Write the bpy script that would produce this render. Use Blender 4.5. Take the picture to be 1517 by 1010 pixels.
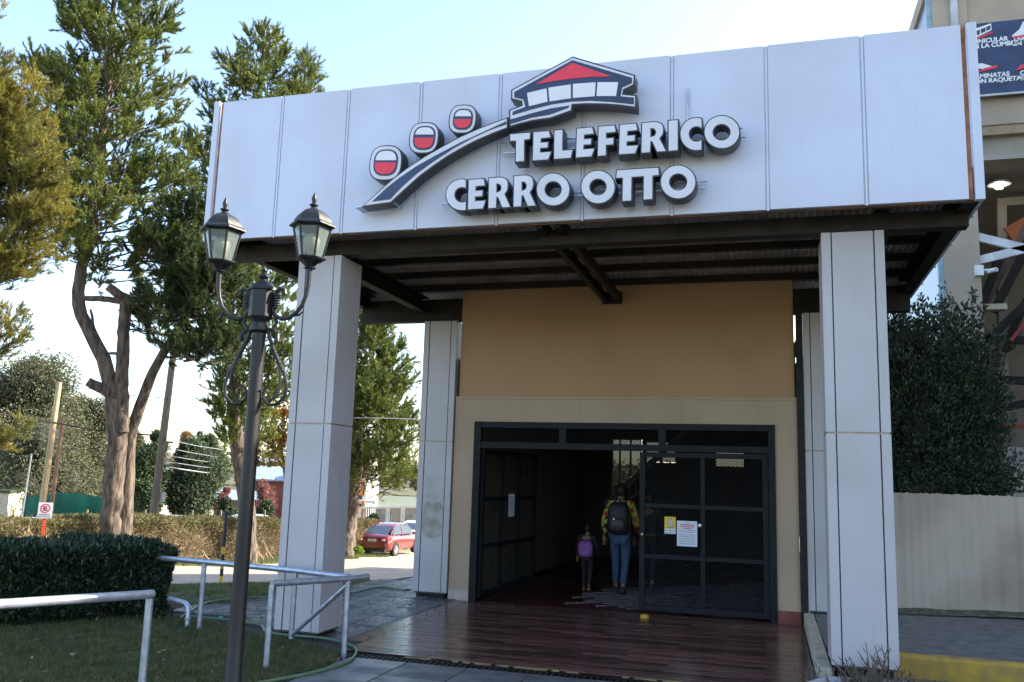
import bpy, bmesh, math, random
import numpy as np
from mathutils import Vector, Matrix
from mathutils.geometry import tessellate_polygon
rnd = random.Random(7); RN = np.random.default_rng(11)
PI = math.pi; R = math.radians
for o in list(bpy.data.objects): bpy.data.objects.remove(o)
S = bpy.context.scene; COL = S.collection

# ---------------------------------------------------------------- camera, sky, sun, exposure
F_PX = 1301.7; CAM = np.array([5.988, -8.346, 1.75])
def cam_axes(y, p, r):
    y, p, r = R(y), R(p), R(r)
    fw = np.array([-math.sin(y)*math.cos(p), math.cos(y)*math.cos(p), math.sin(p)])
    rt = np.array([math.cos(y), math.sin(y), 0.0]); up = np.cross(rt, fw)
    c, s = math.cos(r), math.sin(r)
    return rt*c+up*s, up*c-rt*s, fw
AX_R, AX_U, AX_F = cam_axes(16.49, 8.93, 1.761)
cd = bpy.data.cameras.new('camera'); co = bpy.data.objects.new('camera', cd); COL.objects.link(co)
cd.sensor_width = 36; cd.lens = F_PX/1517*36; cd.clip_start = .1; cd.clip_end = 3000
co.matrix_world = Matrix(((AX_R[0], AX_U[0], -AX_F[0], CAM[0]), (AX_R[1], AX_U[1], -AX_F[1], CAM[1]),
                          (AX_R[2], AX_U[2], -AX_F[2], CAM[2]), (0, 0, 0, 1)))
S.camera = co
SUN_AZ, SUN_EL = 62.0, 34.0
W = bpy.data.worlds.new('World'); S.world = W; W.use_nodes = True
nt = W.node_tree; bg = nt.nodes['Background']
sk = nt.nodes.new('ShaderNodeTexSky'); sk.sky_type = 'NISHITA'; sk.sun_disc = False
sk.sun_elevation = R(SUN_EL); sk.sun_rotation = R(SUN_AZ); sk.air_density = 1.0; sk.dust_density = 1.6; sk.ozone_density = 1.0
nt.links.new(sk.outputs[0], bg.inputs[0]); bg.inputs[1].default_value = .15
sl = bpy.data.lights.new('sun', 'SUN'); sl.energy = 5.0; sl.angle = R(.53); sl.color = (1, .90, .72)
so = bpy.data.objects.new('sun', sl); COL.objects.link(so)
sd = Vector((math.sin(R(SUN_AZ))*math.cos(R(SUN_EL)), math.cos(R(SUN_AZ))*math.cos(R(SUN_EL)), math.sin(R(SUN_EL))))
so.rotation_euler = sd.to_track_quat('Z', 'Y').to_euler()
S.view_settings.view_transform = 'Standard'; S.view_settings.look = 'None'
S.view_settings.exposure = 1.82; S.view_settings.gamma = 1; S.view_settings.use_curve_mapping = False

# ---------------------------------------------------------------- point helpers (pixel of the 1517 wide photo -> place in the world)
def ray(px, py): return AX_F+AX_R*(px-758.5)/F_PX-AX_U*(py-505)/F_PX
def at_y(px, py, y): d = ray(px, py); return CAM+d*(y-CAM[1])/d[1]
def at_z(px, py, z): d = ray(px, py); return CAM+d*(z-CAM[2])/d[2]
def at_x(px, py, x): d = ray(px, py); return CAM+d*(x-CAM[0])/d[0]
def at_d(px, py, s): return CAM+ray(px, py)*s
GY = [-1e4, 3, 5.5, 15.7, 30, 60, 90, 200, 1e4]; GZ = [0, 0, -.22, -1.22, -1.94, -3, -3.4, -4, -4]
def gz(x, y): return float(np.interp(y, GY, GZ))
def on_ground(px, depth):            # ground point under image column px at a depth
    p = at_d(px, 700, depth); return np.array([p[0], p[1], gz(p[0], p[1])])

# ---------------------------------------------------------------- materials
MATS = {}
def mat(name, col, rough=.6, metal=0, var=.15, scale=6, col2=None, bump=0, bscale=40, spec=.5, coat=0, objvar=0, trans=0, stretch=None, detail=6, rvar=0):
    if name in MATS: return MATS[name]
    m = bpy.data.materials.new(name); m.use_nodes = True; n = m.node_tree.nodes; l = m.node_tree.links
    b = n['Principled BSDF']; b.inputs['Roughness'].default_value = rough; b.inputs['Metallic'].default_value = metal
    b.inputs['Specular IOR Level'].default_value = spec; b.inputs['Coat Weight'].default_value = coat
    tc = n.new('ShaderNodeTexCoord'); src = tc.outputs['Object']
    if stretch:
        mp = n.new('ShaderNodeMapping'); mp.inputs['Scale'].default_value = stretch; l.new(src, mp.inputs[0]); src = mp.outputs[0]
    no = n.new('ShaderNodeTexNoise'); no.inputs['Scale'].default_value = scale; no.inputs['Detail'].default_value = detail; l.new(src, no.inputs['Vector'])
    if col2 is None: col2 = tuple(max(0, c*(1-var)) for c in col); col = tuple(min(1, c*(1+var)) for c in col)
    rp = n.new('ShaderNodeValToRGB'); rp.color_ramp.elements[0].position = .35; rp.color_ramp.elements[1].position = .65
    rp.color_ramp.elements[0].color = (*col, 1); rp.color_ramp.elements[1].color = (*col2, 1)
    l.new(no.outputs[0], rp.inputs[0]); out = rp.outputs[0]
    if objvar:
        oi = n.new('ShaderNodeObjectInfo'); mr = n.new('ShaderNodeMapRange'); mr.inputs[3].default_value = 1-objvar; mr.inputs[4].default_value = 1+objvar
        l.new(oi.outputs['Random'], mr.inputs[0]); hv = n.new('ShaderNodeHueSaturation'); l.new(mr.outputs[0], hv.inputs['Value']); l.new(out, hv.inputs['Color']); out = hv.outputs[0]
    l.new(out, b.inputs['Base Color'])
    if rvar:
        n3 = n.new('ShaderNodeTexNoise'); n3.inputs['Scale'].default_value = 1.3; n3.inputs['Detail'].default_value = 5; l.new(tc.outputs['Object'], n3.inputs['Vector'])
        m3 = n.new('ShaderNodeMapRange'); m3.inputs[1].default_value = .35; m3.inputs[2].default_value = .65; m3.inputs[3].default_value = max(0.02, rough-rvar); m3.inputs[4].default_value = rough+rvar
        l.new(n3.outputs[0], m3.inputs[0]); l.new(m3.outputs[0], b.inputs['Roughness'])
    if bump:
        n2 = n.new('ShaderNodeTexNoise'); n2.inputs['Scale'].default_value = bscale; n2.inputs['Detail'].default_value = 6; l.new(src, n2.inputs['Vector'])
        bp = n.new('ShaderNodeBump'); bp.inputs['Strength'].default_value = min(1, bump); bp.inputs['Distance'].default_value = .02*max(1, bump)
        l.new(n2.outputs[0], bp.inputs['Height']); l.new(bp.outputs[0], b.inputs['Normal'])
    if trans:
        tr = n.new('ShaderNodeBsdfTranslucent'); mx = n.new('ShaderNodeMixShader'); mx.inputs[0].default_value = trans
        l.new(out, tr.inputs[0]); l.new(b.outputs[0], mx.inputs[1]); l.new(tr.outputs[0], mx.inputs[2]); l.new(mx.outputs[0], n['Material Output'].inputs[0])
    MATS[name] = m; return m
def emit_mat(name, col, st):
    m = bpy.data.materials.new(name); m.use_nodes = True; b = m.node_tree.nodes['Principled BSDF']
    b.inputs['Base Color'].default_value = (*col, 1); b.inputs['Emission Color'].default_value = (*col, 1); b.inputs['Emission Strength'].default_value = st; return m
def glass_mat(name, col, alpha, rough=.05):
    m = bpy.data.materials.new(name); m.use_nodes = True; n = m.node_tree.nodes; l = m.node_tree.links
    b = n['Principled BSDF']; b.inputs['Base Color'].default_value = (*col, 1); b.inputs['Roughness'].default_value = rough
    b.inputs['Specular IOR Level'].default_value = .6
    t = n.new('ShaderNodeBsdfTransparent'); t.inputs[0].default_value = (.9, .95, .95, 1); mx = n.new('ShaderNodeMixShader'); mx.inputs[0].default_value = alpha
    l.new(t.outputs[0], mx.inputs[1]); l.new(b.outputs[0], mx.inputs[2]); l.new(mx.outputs[0], n['Material Output'].inputs[0]); return m

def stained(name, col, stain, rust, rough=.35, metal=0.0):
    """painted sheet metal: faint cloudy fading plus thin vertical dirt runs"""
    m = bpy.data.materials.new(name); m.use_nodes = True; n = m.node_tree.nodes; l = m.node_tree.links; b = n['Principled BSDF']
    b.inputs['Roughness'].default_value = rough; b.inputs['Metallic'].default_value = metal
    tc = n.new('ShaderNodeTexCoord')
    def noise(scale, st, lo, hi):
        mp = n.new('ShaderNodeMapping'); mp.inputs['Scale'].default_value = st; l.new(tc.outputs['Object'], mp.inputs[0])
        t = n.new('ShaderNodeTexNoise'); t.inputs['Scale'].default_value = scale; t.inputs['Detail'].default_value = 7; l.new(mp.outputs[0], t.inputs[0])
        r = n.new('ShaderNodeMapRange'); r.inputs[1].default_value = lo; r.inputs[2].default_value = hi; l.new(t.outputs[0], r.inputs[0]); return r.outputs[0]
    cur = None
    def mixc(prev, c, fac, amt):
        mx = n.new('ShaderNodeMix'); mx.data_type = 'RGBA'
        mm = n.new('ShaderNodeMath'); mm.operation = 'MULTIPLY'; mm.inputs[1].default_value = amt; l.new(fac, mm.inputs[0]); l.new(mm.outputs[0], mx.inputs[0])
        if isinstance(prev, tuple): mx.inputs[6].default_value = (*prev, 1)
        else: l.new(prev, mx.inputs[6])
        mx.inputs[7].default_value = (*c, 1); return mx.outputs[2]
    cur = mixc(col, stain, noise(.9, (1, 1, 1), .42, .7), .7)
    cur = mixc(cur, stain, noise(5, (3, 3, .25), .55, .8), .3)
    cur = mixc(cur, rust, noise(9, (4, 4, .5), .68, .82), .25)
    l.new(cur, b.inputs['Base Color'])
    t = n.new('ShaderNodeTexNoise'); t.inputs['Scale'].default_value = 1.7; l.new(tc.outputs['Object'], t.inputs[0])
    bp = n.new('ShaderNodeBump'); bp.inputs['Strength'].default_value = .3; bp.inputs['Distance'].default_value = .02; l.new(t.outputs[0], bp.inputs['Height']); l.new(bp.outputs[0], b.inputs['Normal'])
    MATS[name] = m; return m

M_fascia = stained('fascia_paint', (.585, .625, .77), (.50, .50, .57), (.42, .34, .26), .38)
M_clad = stained('column_paint', (.47, .445, .465), (.36, .325, .31), (.4, .33, .25), .42)
M_groove = mat('groove_dark', (.085, .075, .07), .7)
M_rust = mat('rusty_steel', (.22, .09, .035), .85, col2=(.42, .2, .1), scale=9, bump=.3)
M_steel = mat('dark_steel', (.018, .015, .013), .6, var=.4, scale=8, bump=.1, bscale=15, spec=.25)
M_steel2 = mat('brown_steel', (.017, .013, .011), .6, var=.5, scale=5, spec=.25)
M_deck = mat('deck_sheet', (.36, .33, .32), .5, metal=.3, var=.3, scale=3)
M_plaster = stained('ochre_plaster', (.43, .265, .145), (.33, .20, .105), (.25, .165, .10), .92)
M_plaster2 = stained('beige_plaster', (.43, .32, .22), (.33, .24, .16), (.28, .20, .13), .92)
M_redbase = mat('red_skirting', (.22, .05, .04), .6)
M_greybase = mat('pale_skirting', (.40, .33, .29), .8)
M_gate = mat('gate_paint', (.008, .009, .012), .6, var=.3, scale=7, bump=.08, spec=.25)
M_meshm = mat('mesh_steel', (.016, .016, .018), .7, spec=.2)
M_wood = mat('plank_tile', (.16, .075, .055), .2, col2=(.055, .026, .022), scale=3.5, stretch=(1.2, 14, 1), objvar=.55, bump=.05, bscale=20, rvar=.1)
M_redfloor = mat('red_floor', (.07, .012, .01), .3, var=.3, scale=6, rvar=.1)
M_wettile = mat('wet_tile', (.10, .105, .12), .28, var=.3, scale=5, objvar=.2, bump=.6, bscale=22, rvar=.16)
M_slab = mat('paving_slab', (.12, .12, .125), .45, var=.3, scale=4, objvar=.15, bump=.3, bscale=45, rvar=.2)
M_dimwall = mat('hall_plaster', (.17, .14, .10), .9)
M_joint = mat('joint_dark', (.035, .035, .035), .9)
M_asph = mat('asphalt', (.16, .155, .145), .75, var=.25, scale=7, bump=.5, bscale=120)
M_road = mat('gravel_road', (.34, .29, .23), .95, col2=(.25, .215, .18), scale=1.2, bump=.5, bscale=60)
M_yellow = mat('yellow_paint', (.50, .32, .04), .7, col2=(.33, .22, .06), scale=7, bump=.3, bscale=25)
M_kerbtop = mat('kerb_cement', (.42, .39, .30), .85, var=.2, scale=10, bump=.2)
M_cement = mat('cement', (.32, .32, .32), .85, var=.25, scale=6, bump=.4, bscale=30)
M_iron = mat('lamp_iron', (.009, .010, .013), .5, var=.3, scale=12, bump=.12, bscale=30)
M_post = mat('post_iron', (.008, .007, .0075), .5, var=.35, scale=5, bump=.05)
M_galv = mat('galvanised_pipe', (.42, .45, .52), .38, metal=.65, var=.18, scale=14, bump=.08)
M_hose = mat('green_hose', (.10, .16, .08), .4)
M_grass = mat('grass_blade', (.16, .15, .06), .7, col2=(.045, .08, .025), scale=14, trans=.3)
M_soil = mat('lawn_soil', (.06, .075, .03), .95, col2=(.11, .09, .055), scale=1.5, bump=.6, bscale=30)
M_ground = mat('field_soil', (.13, .13, .06), .95, col2=(.20, .17, .10), scale=.25, bump=.4, bscale=8)
M_laurel = mat('laurel_leaf', (.024, .046, .02), .38, col2=(.018, .038, .022), scale=5, trans=.1)
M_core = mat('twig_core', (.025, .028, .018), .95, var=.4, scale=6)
M_needle = mat('pine_needle', (.17, .195, .035), .6, col2=(.075, .115, .025), scale=1.4, trans=.22)
M_needle2 = mat('pine_needle_dark', (.075, .11, .03), .6, col2=(.035, .06, .02), scale=1.4, trans=.3)
M_needle3 = mat('pine_needle_yellow', (.26, .22, .035), .6, col2=(.12, .13, .025), scale=1.4, trans=.35)
M_bark = mat('pine_bark', (.15, .115, .09), .95, col2=(.035, .027, .023), scale=11, stretch=(1, 1, .22), bump=4, bscale=9)
M_cut = mat('cut_wood', (.35, .24, .14), .9)
M_oldw = mat('weathered_wood', (.17, .135, .11), .9, var=.3, scale=5, stretch=(4, 4, .4), bump=.4)

# ---------------------------------------------------------------- object helpers
def tag(o, label=None, cat=None, group=None, kind=None):
    if label: o['label'] = label
    if cat: o['category'] = cat
    if group: o['group'] = group
    if kind: o['kind'] = kind
    return o
def empty(name, loc=(0, 0, 0), rz=0, label=None, cat=None, group=None):
    o = bpy.data.objects.new(name, None); COL.objects.link(o); o.location = loc; o.rotation_euler = (0, 0, rz); o.empty_display_size = .2
    return tag(o, label, cat, group)
def link(name, me, m=None, parent=None, loc=None, local=False):
    o = bpy.data.objects.new(name, me); COL.objects.link(o)
    if m is not None:
        me.materials.clear()
        for x in (m if isinstance(m, (list, tuple)) else [m]): me.materials.append(x)
    if parent is not None:
        o.parent = parent
        if not local: o.matrix_parent_inverse = world_of(parent).inverted()
    if loc is not None: o.location = loc
    return o
def world_of(o):
    m = Matrix.LocRotScale(o.location, o.rotation_euler, o.scale)
    if o.parent: m = world_of(o.parent) @ o.matrix_parent_inverse @ m
    return m
def copy_tree(o, parent=None):
    c = o.copy(); COL.objects.link(c)
    if parent: c.parent = parent
    for ch in list(o.children): copy_tree(ch, c)
    return c
class MB:
    def __init__(s): s.v = []; s.f = []; s.m = []
    def add(s, v, f, mi=0):
        k = len(s.v); s.v += [tuple(map(float, p)) for p in v]; s.f += [tuple(i+k for i in q) for q in f]; s.m += [mi]*len(f); return s
    def box(s, x0, x1, y0, y1, z0, z1, mi=0):
        v = [(x, y, z) for z in (z0, z1) for y in (y0, y1) for x in (x0, x1)]
        return s.add(v, [(0, 2, 3, 1), (4, 5, 7, 6), (0, 1, 5, 4), (1, 3, 7, 5), (3, 2, 6, 7), (2, 0, 4, 6)], mi)
    def beam(s, a, b, w, h, mi=0, up=(0, 0, 1)):
        a = Vector(a); b = Vector(b); d = (b-a).normalized(); u = Vector(up)
        if abs(d.dot(u)) > .98: u = Vector((0, 1, 0))
        x = d.cross(u).normalized(); z = x.cross(d).normalized(); v = []
        for p in (a, b):
            for (i, j) in ((-1, -1), (1, -1), (1, 1), (-1, 1)): v.append(p+x*i*w/2+z*j*h/2)
        return s.add(v, [(3, 2, 1, 0), (4, 5, 6, 7), (0, 1, 5, 4), (1, 2, 6, 5), (2, 3, 7, 6), (3, 0, 4, 7)], mi)
    def tube(s, pts, r, n=8, mi=0, cap=True, jit=0):
        P = [Vector(p) for p in pts]; k = len(P); rr = r if isinstance(r, (list, tuple)) else [r]*k
        T = [(P[min(i+1, k-1)]-P[max(i-1, 0)]).normalized() for i in range(k)]
        ref = Vector((0, 0, 1)) if abs(T[0].z) < .9 else Vector((1, 0, 0)); x = T[0].cross(ref).normalized(); v = []
        for i in range(k):
            x = (x-T[i]*x.dot(T[i])).normalized(); y = T[i].cross(x)
            for j in range(n):
                a = 2*PI*j/n; q = rr[i]*(1+(rnd.uniform(-jit, jit) if jit else 0)); v.append(P[i]+x*math.cos(a)*q+y*math.sin(a)*q)
        f = [(i*n+j, i*n+(j+1) % n, (i+1)*n+(j+1) % n, (i+1)*n+j) for i in range(k-1) for j in range(n)]
        if cap: f += [tuple(range(n-1, -1, -1)), tuple(range((k-1)*n, k*n))]
        return s.add(v, f, mi)
    def lathe(s, prof, n=16, c=(0, 0, 0), mi=0, rot=0, axis='z'):
        v = []; 
        for (r, z) in prof:
            for j in range(n):
                a = 2*PI*j/n+rot; p = (r*math.cos(a), r*math.sin(a), z)
                if axis == 'y': p = (p[0], p[2], p[1])
                if axis == 'x': p = (p[2], p[0], p[1])
                v.append((c[0]+p[0], c[1]+p[1], c[2]+p[2]))
        k = len(prof); f = [(i*n+j, i*n+(j+1) % n, (i+1)*n+(j+1) % n, (i+1)*n+j) for i in range(k-1) for j in range(n)]
        f += [tuple(range(n-1, -1, -1)), tuple(range((k-1)*n, k*n))]
        return s.add(v, f, mi)
    def poly(s, pts, mi=0): return s.add(pts, [tuple(range(len(pts)))], mi)
    def mesh(s, name, smooth=0):
        me = bpy.data.meshes.new(name); me.from_pydata(s.v, [], s.f)
        if any(s.m): me.polygons.foreach_set('material_index', s.m)
        if smooth: me.polygons.foreach_set('use_smooth', [True]*len(s.f)); me.set_sharp_from_angle(angle=R(smooth))
        me.update(); return me
    def build(s, name, m, parent=None, smooth=0, bevel=0, **k):
        o = link(name, s.mesh(name, smooth), m, parent, **k)
        if bevel:
            b = o.modifiers.new('bevel', 'BEVEL'); b.width = bevel; b.segments = 2; b.limit_method = 'ANGLE'
        return o
def tri_mesh(name, V, n=3, mi=None):
    """V: (k, n, 3) array of separate n-gons"""
    k = len(V); me = bpy.data.meshes.new(name); me.vertices.add(k*n); me.vertices.foreach_set('co', np.ascontiguousarray(V, dtype=np.float32).ravel())
    me.loops.add(k*n); me.loops.foreach_set('vertex_index', np.arange(k*n, dtype=np.int32))
    me.polygons.add(k); me.polygons.foreach_set('loop_start', np.arange(0, k*n, n, dtype=np.int32)); me.polygons.foreach_set('loop_total', np.full(k, n, dtype=np.int32))
    me.update(calc_edges=True); return me
def outline(name, loops, y0, y1, m, parent, bevel=0):
    """solid of an outline lying in the x-z plane, between depths y0 (front) and y1"""
    cu = bpy.data.curves.new(name, 'CURVE'); cu.dimensions = '2D'; cu.fill_mode = 'BOTH'; cu.extrude = abs(y1-y0)/2
    for L in loops:
        sp = cu.splines.new('POLY'); sp.points.add(len(L)-1); sp.use_cyclic_u = True
        for p, q in zip(sp.points, L): p.co = (q[0], q[1], 0, 1)
    t = bpy.data.objects.new(name, cu); COL.objects.link(t); dg = bpy.context.evaluated_depsgraph_get()
    me = bpy.data.meshes.new_from_object(t.evaluated_get(dg)); bpy.data.objects.remove(t); bpy.data.curves.remove(cu)
    me.transform(Matrix.Translation((0, (y0+y1)/2, 0)) @ Matrix.Rotation(PI/2, 4, 'X'))
    me.name = name; return link(name, me, m, parent)
def area(L): return sum(L[i][0]*L[(i+1) % len(L)][1]-L[(i+1) % len(L)][0]*L[i][1] for i in range(len(L)))/2
def offset(L, d):
    """grow (d > 0) or shrink a closed outline"""
    s = 1 if area(L) > 0 else -1; n = len(L); out = []
    for i in range(n):
        a = Vector(L[i-1][:2]); b = Vector(L[i][:2]); c = Vector(L[(i+1) % n][:2])
        e1 = (b-a).normalized(); e2 = (c-b).normalized(); n1 = Vector((e1.y, -e1.x))*s; n2 = Vector((e2.y, -e2.x))*s
        m = n1+n2
        if m.length < .3: m = n1
        m.normalize(); k = min(2.2, 1/max(.3, m.dot(n1))); q = b+m*d*k; out.append((q.x, q.y))
    return out
def text_mesh(name, body, size, m, parent, loc, rot=(PI/2, 0, 0), ext=.004, off=0, align='LEFT', sx=1):
    cu = bpy.data.curves.new(name, 'FONT'); cu.body = body; cu.size = size; cu.extrude = ext; cu.offset = off; cu.align_x = align; cu.space_line = .85; cu.resolution_u = 3
    t = bpy.data.objects.new(name, cu); COL.objects.link(t); dg = bpy.context.evaluated_depsgraph_get()
    me = bpy.data.meshes.new_from_object(t.evaluated_get(dg)); bpy.data.objects.remove(t); bpy.data.curves.remove(cu)
    me.transform(Matrix.Scale(sx, 4, (1, 0, 0))); me.name = name
    me.transform(Matrix.Translation(loc) @ Matrix.Rotation(rot[2], 4, 'Z') @ Matrix.Rotation(rot[0], 4, 'X'))
    return link(name, me, m, parent)

# ================================================================ GROUND
def terrain():
    xs = np.concatenate([[-900, -500, -250, -150, -100, -70], np.arange(-50, -12, 3), np.arange(-12, 14, .75), [16, 20, 30, 60, 120, 300, 900]])
    ys = np.concatenate([[-300, -100, -40, -20, -12], np.arange(-10, 32, .75), np.arange(33, 66, 4), [75, 90, 120, 160, 200, 300, 500, 900, 1500]])
    X, Y = np.meshgrid(xs, ys); Z = np.interp(Y, GY, GZ)-.03
    Z += np.where((X > -12) & (X < 14) & (Y < 31), RN.normal(0, .006, X.shape), RN.normal(0, .05, X.shape))
    V = np.stack([X, Y, Z], -1).reshape(-1, 3); nx = len(xs)
    F = [(j*nx+i, j*nx+i+1, (j+1)*nx+i+1, (j+1)*nx+i) for j in range(len(ys)-1) for i in range(nx-1)]
    me = bpy.data.meshes.new('ground'); me.from_pydata(V.tolist(), [], F); me.polygons.foreach_set('use_smooth', [True]*len(F)); return me
tag(link('ground', terrain(), M_ground), kind='structure')
def strip(name, left, right, m, dz, seg=14, jit=0):
    """sheet between two polylines given as lists of (x, y), following the ground"""
    def res(L, n):
        L = np.array(L, float); d = np.r_[0, np.cumsum(np.hypot(*np.diff(L, axis=0).T))]; t = np.linspace(0, d[-1], n)
        return np.stack([np.interp(t, d, L[:, 0]), np.interp(t, d, L[:, 1])], 1)
    A = res(left, 40); B = res(right, 40); mb = MB(); v = []
    for i in range(40):
        for j in range(seg+1):
            p = A[i]*(1-j/seg)+B[i]*j/seg
            if j in (0, seg): p = p+np.array([rnd.uniform(-jit, jit), rnd.uniform(-jit, jit)])
            v.append((p[0], p[1], gz(p[0], p[1])+dz))
    f = [(i*(seg+1)+j, i*(seg+1)+j+1, (i+1)*(seg+1)+j+1, (i+1)*(seg+1)+j) for i in range(39) for j in range(seg)]
    mb.add(v, f); return tag(mb.build(name, m), kind='structure')
strip('gravel_road', [(-30, -4), (-13, 2), (-11.8, 10), (-11.6, 30), (-13, 60)], [(-22, -10), (-6, -1), (-3.4, 4.9), (-4.6, 17.3), (-6.5, 60)], M_road, .0, jit=.1)
strip('grass_verge', [(-9, -6), (-3.4, 1.5), (-3.2, 4.9), (-4.4, 17.3), (-6.3, 50)], [(-6, -6), (-1.7, .9), (-1.1, 1.9), (-.07, 6.4), (1.2, 12)], M_soil, .012, jit=.08)
# lawn in front
lw = MB(); g = [(-9, -9), (2.2, -9), (1.98, -3), (1.98, -1.3), (2.12, -.7), (1.95, -.15), (1.4, .1), (.8, .32), (-.1, .75), (-1.2, .95), (-9, 1.2)]
lw.poly([(x, y, .004) for x, y in g]); tag(lw.build('lawn', M_soil), kind='structure')
# wet tiles path
path = tag(MB().poly([(x, y, .006) for x, y in ((-1.7, .9), (-.1, .8), (.75, .35), (1.9, -.25), (1.9, 9), (.3, 9), (-.1, 6.4), (-1.15, 1.9))]).build('tiled_path', M_joint), kind='structure')
def tile_mesh(w, h, t, bev=.006):
    mb = MB(); b = bev; v = [(-w/2, -h/2, 0), (w/2, -h/2, 0), (w/2, h/2, 0), (-w/2, h/2, 0), (-w/2, -h/2, t-b), (w/2, -h/2, t-b), (w/2, h/2, t-b), (-w/2, h/2, t-b), (-w/2+b, -h/2+b, t), (w/2-b, -h/2+b, t), (w/2-b, h/2-b, t), (-w/2+b, h/2-b, t)]
    mb.add(v, [(0, 1, 5, 4), (1, 2, 6, 5), (2, 3, 7, 6), (3, 0, 4, 7), (4, 5, 9, 8), (5, 6, 10, 9), (6, 7, 11, 10), (7, 4, 8, 11), (8, 9, 10, 11)]); return mb
tm = tile_mesh(.39, .39, .022).mesh('path_tile'); n_t = 0
# relief ribs across each tile
rb = tile_mesh(.39, .39, .022)
for k in range(5): rb.box(-.17, .17, -.155+k*.075, -.125+k*.075, .02, .026)
tm = rb.mesh('path_tile'); tm.materials.append(M_wettile)
for i in range(-5, 5):
    for j in range(2, 22):
        x = i*.4+.2+.03; y = j*.4+.2-.35
        if x > 1.45: continue
        xl = np.interp(y, [.9, 1.9, 6.4, 9], [-1.6, -1.15, -.07, .4]); yb = np.interp(x, [-1.7, -.1, .75, 1.45], [1.05, .95, .55, .1])
        if x < xl+.1 or y < yb+.1 or y > 8: continue
        o = link('tile', tm, None, path, loc=(x, y, .0+rnd.uniform(-.002, .002))); o.rotation_euler = (rnd.gauss(0, .006), rnd.gauss(0, .006), rnd.choice((0, PI/2)))
# wood look porch floor
fl = tag(MB().poly([(x, y, .010) for x, y in ((1.86, -.02), (6.36, -.02), (6.36, 3.99), (.9, 3.99), (.9, 3.6), (1.44, 1.05))]).build('porch_floor', M_joint), kind='structure')
pm = {}
for w in (.9, .45):
    q = tile_mesh(w-.006, .112, .012, .002).mesh('plank'); q.materials.append(M_wood); pm[w] = q
j = 0; y = -.02+.06
while y < 3.97:
    xl = float(np.interp(y, [-.02, 1.05, 3.6, 4], [1.84, 1.42, .9, .88])); x = 6.355-rnd.choice((0, .0))
    k = 0
    while x > xl+.2:
        w = .45 if (k == 0 and j % 2) else .9
        if x-w < xl-.15: w = .45
        link('plank', pm[w], None, fl, loc=(x-w/2, y, .004+rnd.uniform(-.0006, .0006))); x -= w; k += 1
    y += .12; j += 1
# drainage channel and yellow line
dr = tag(MB().box(1.9, 6.9, -.27, -.07, -.08, -.05).build('drain_channel', M_joint), kind='structure')
gb = MB()
for k in range(82): gb.box(1.93+k*.06, 1.965+k*.06, -.265, -.085, -.02, .004)
gb.box(1.9, 6.9, -.285, -.265, -.03, .006); gb.box(1.9, 6.9, -.085, -.065, -.03, .006)
tag(gb.build('grating', M_steel2, dr), kind='stuff')
yl = MB(); x = 1.85
while x < 6.3:
    w = rnd.uniform(.05, .22)
    if rnd.random() < .6: yl.box(x, x+w, -.065+rnd.uniform(0, .012), -.022-rnd.uniform(0, .02), .0, .013)
    x += w+rnd.choice((0.002, .05))
tag(yl.build('yellow_line', mat('worn_yellow', (.30, .24, .06), .7, col2=(.12, .11, .08), scale=9)), kind='structure')
# front paving
fp = tag(MB().poly([(x, y, .002) for x, y in ((2.0, -9), (7.6, -9), (7.6, -.29), (2.05, -.29), (2.14, -.7), (1.98, -1.3), (1.98, -3))]).build('front_paving', M_joint), kind='structure')
sm = tile_mesh(.59, .59, .018, .004).mesh('slab'); sm.materials.append(M_slab)
for i in range(9):
    for j in range(9):
        x = 2.38+i*.6; y = -.6-j*.6
        if x < 7.2: 
            o = link('paving_slab', sm, None, fp, loc=(x, y, rnd.uniform(-.002, .002)))
# right hand driveway, raised
dv = MB(); v = []; nx, ny = 16, 14
for jj in range(ny+1):
    for ii in range(nx+1):
        x = 6.50+ii*.8; y = 1.45+jj*(4.7-1.45)/ny; v.append((x, y, .165+.05*max(0, x-7.2)/2*max(0, (y-1.4)/3)))
dv.add(v, [(jj*(nx+1)+ii, jj*(nx+1)+ii+1, (jj+1)*(nx+1)+ii+1, (jj+1)*(nx+1)+ii) for jj in range(ny) for ii in range(nx)])
tag(dv.build('driveway', M_asph, smooth=60), kind='structure')
# small paved edge between floor and driveway
tag(MB().box(6.37, 6.49, .3, 4.0, -.05, .17).build('ramp_edge', M_kerbtop, bevel=.01), kind='structure')
def kerb():
    t = empty('kerb', (9, 1.4, 0), label='faded yellow painted kerb with cracks right of the right front column', cat='kerb')
    mb = MB(); n = 46; prof = lambda x: [( 1.28, -.06), (1.27, .15), (1.285, .168), (1.30, .176), (1.44, .178), (1.455, .16), (1.455, -.06)]
    v = []
    for i in range(n):
        x = 7.08+i*(14-7.08)/(n-1)
        for (yy, zz) in prof(x): v.append((x, yy+rnd.uniform(-.004, .004), zz+rnd.uniform(-.004, .004)))
    m = 7; mb.add(v, [(i*m+j, i*m+j+1, (i+1)*m+j+1, (i+1)*m+j) for i in range(n-1) for j in range(m-1)]+[tuple(range(m))])
    o = mb.build('kerb_block', [M_yellow, M_kerbtop], t, smooth=35)
    for p in o.data.polygons:
        if p.normal.z > .8: p.material_index = 1
kerb()

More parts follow.
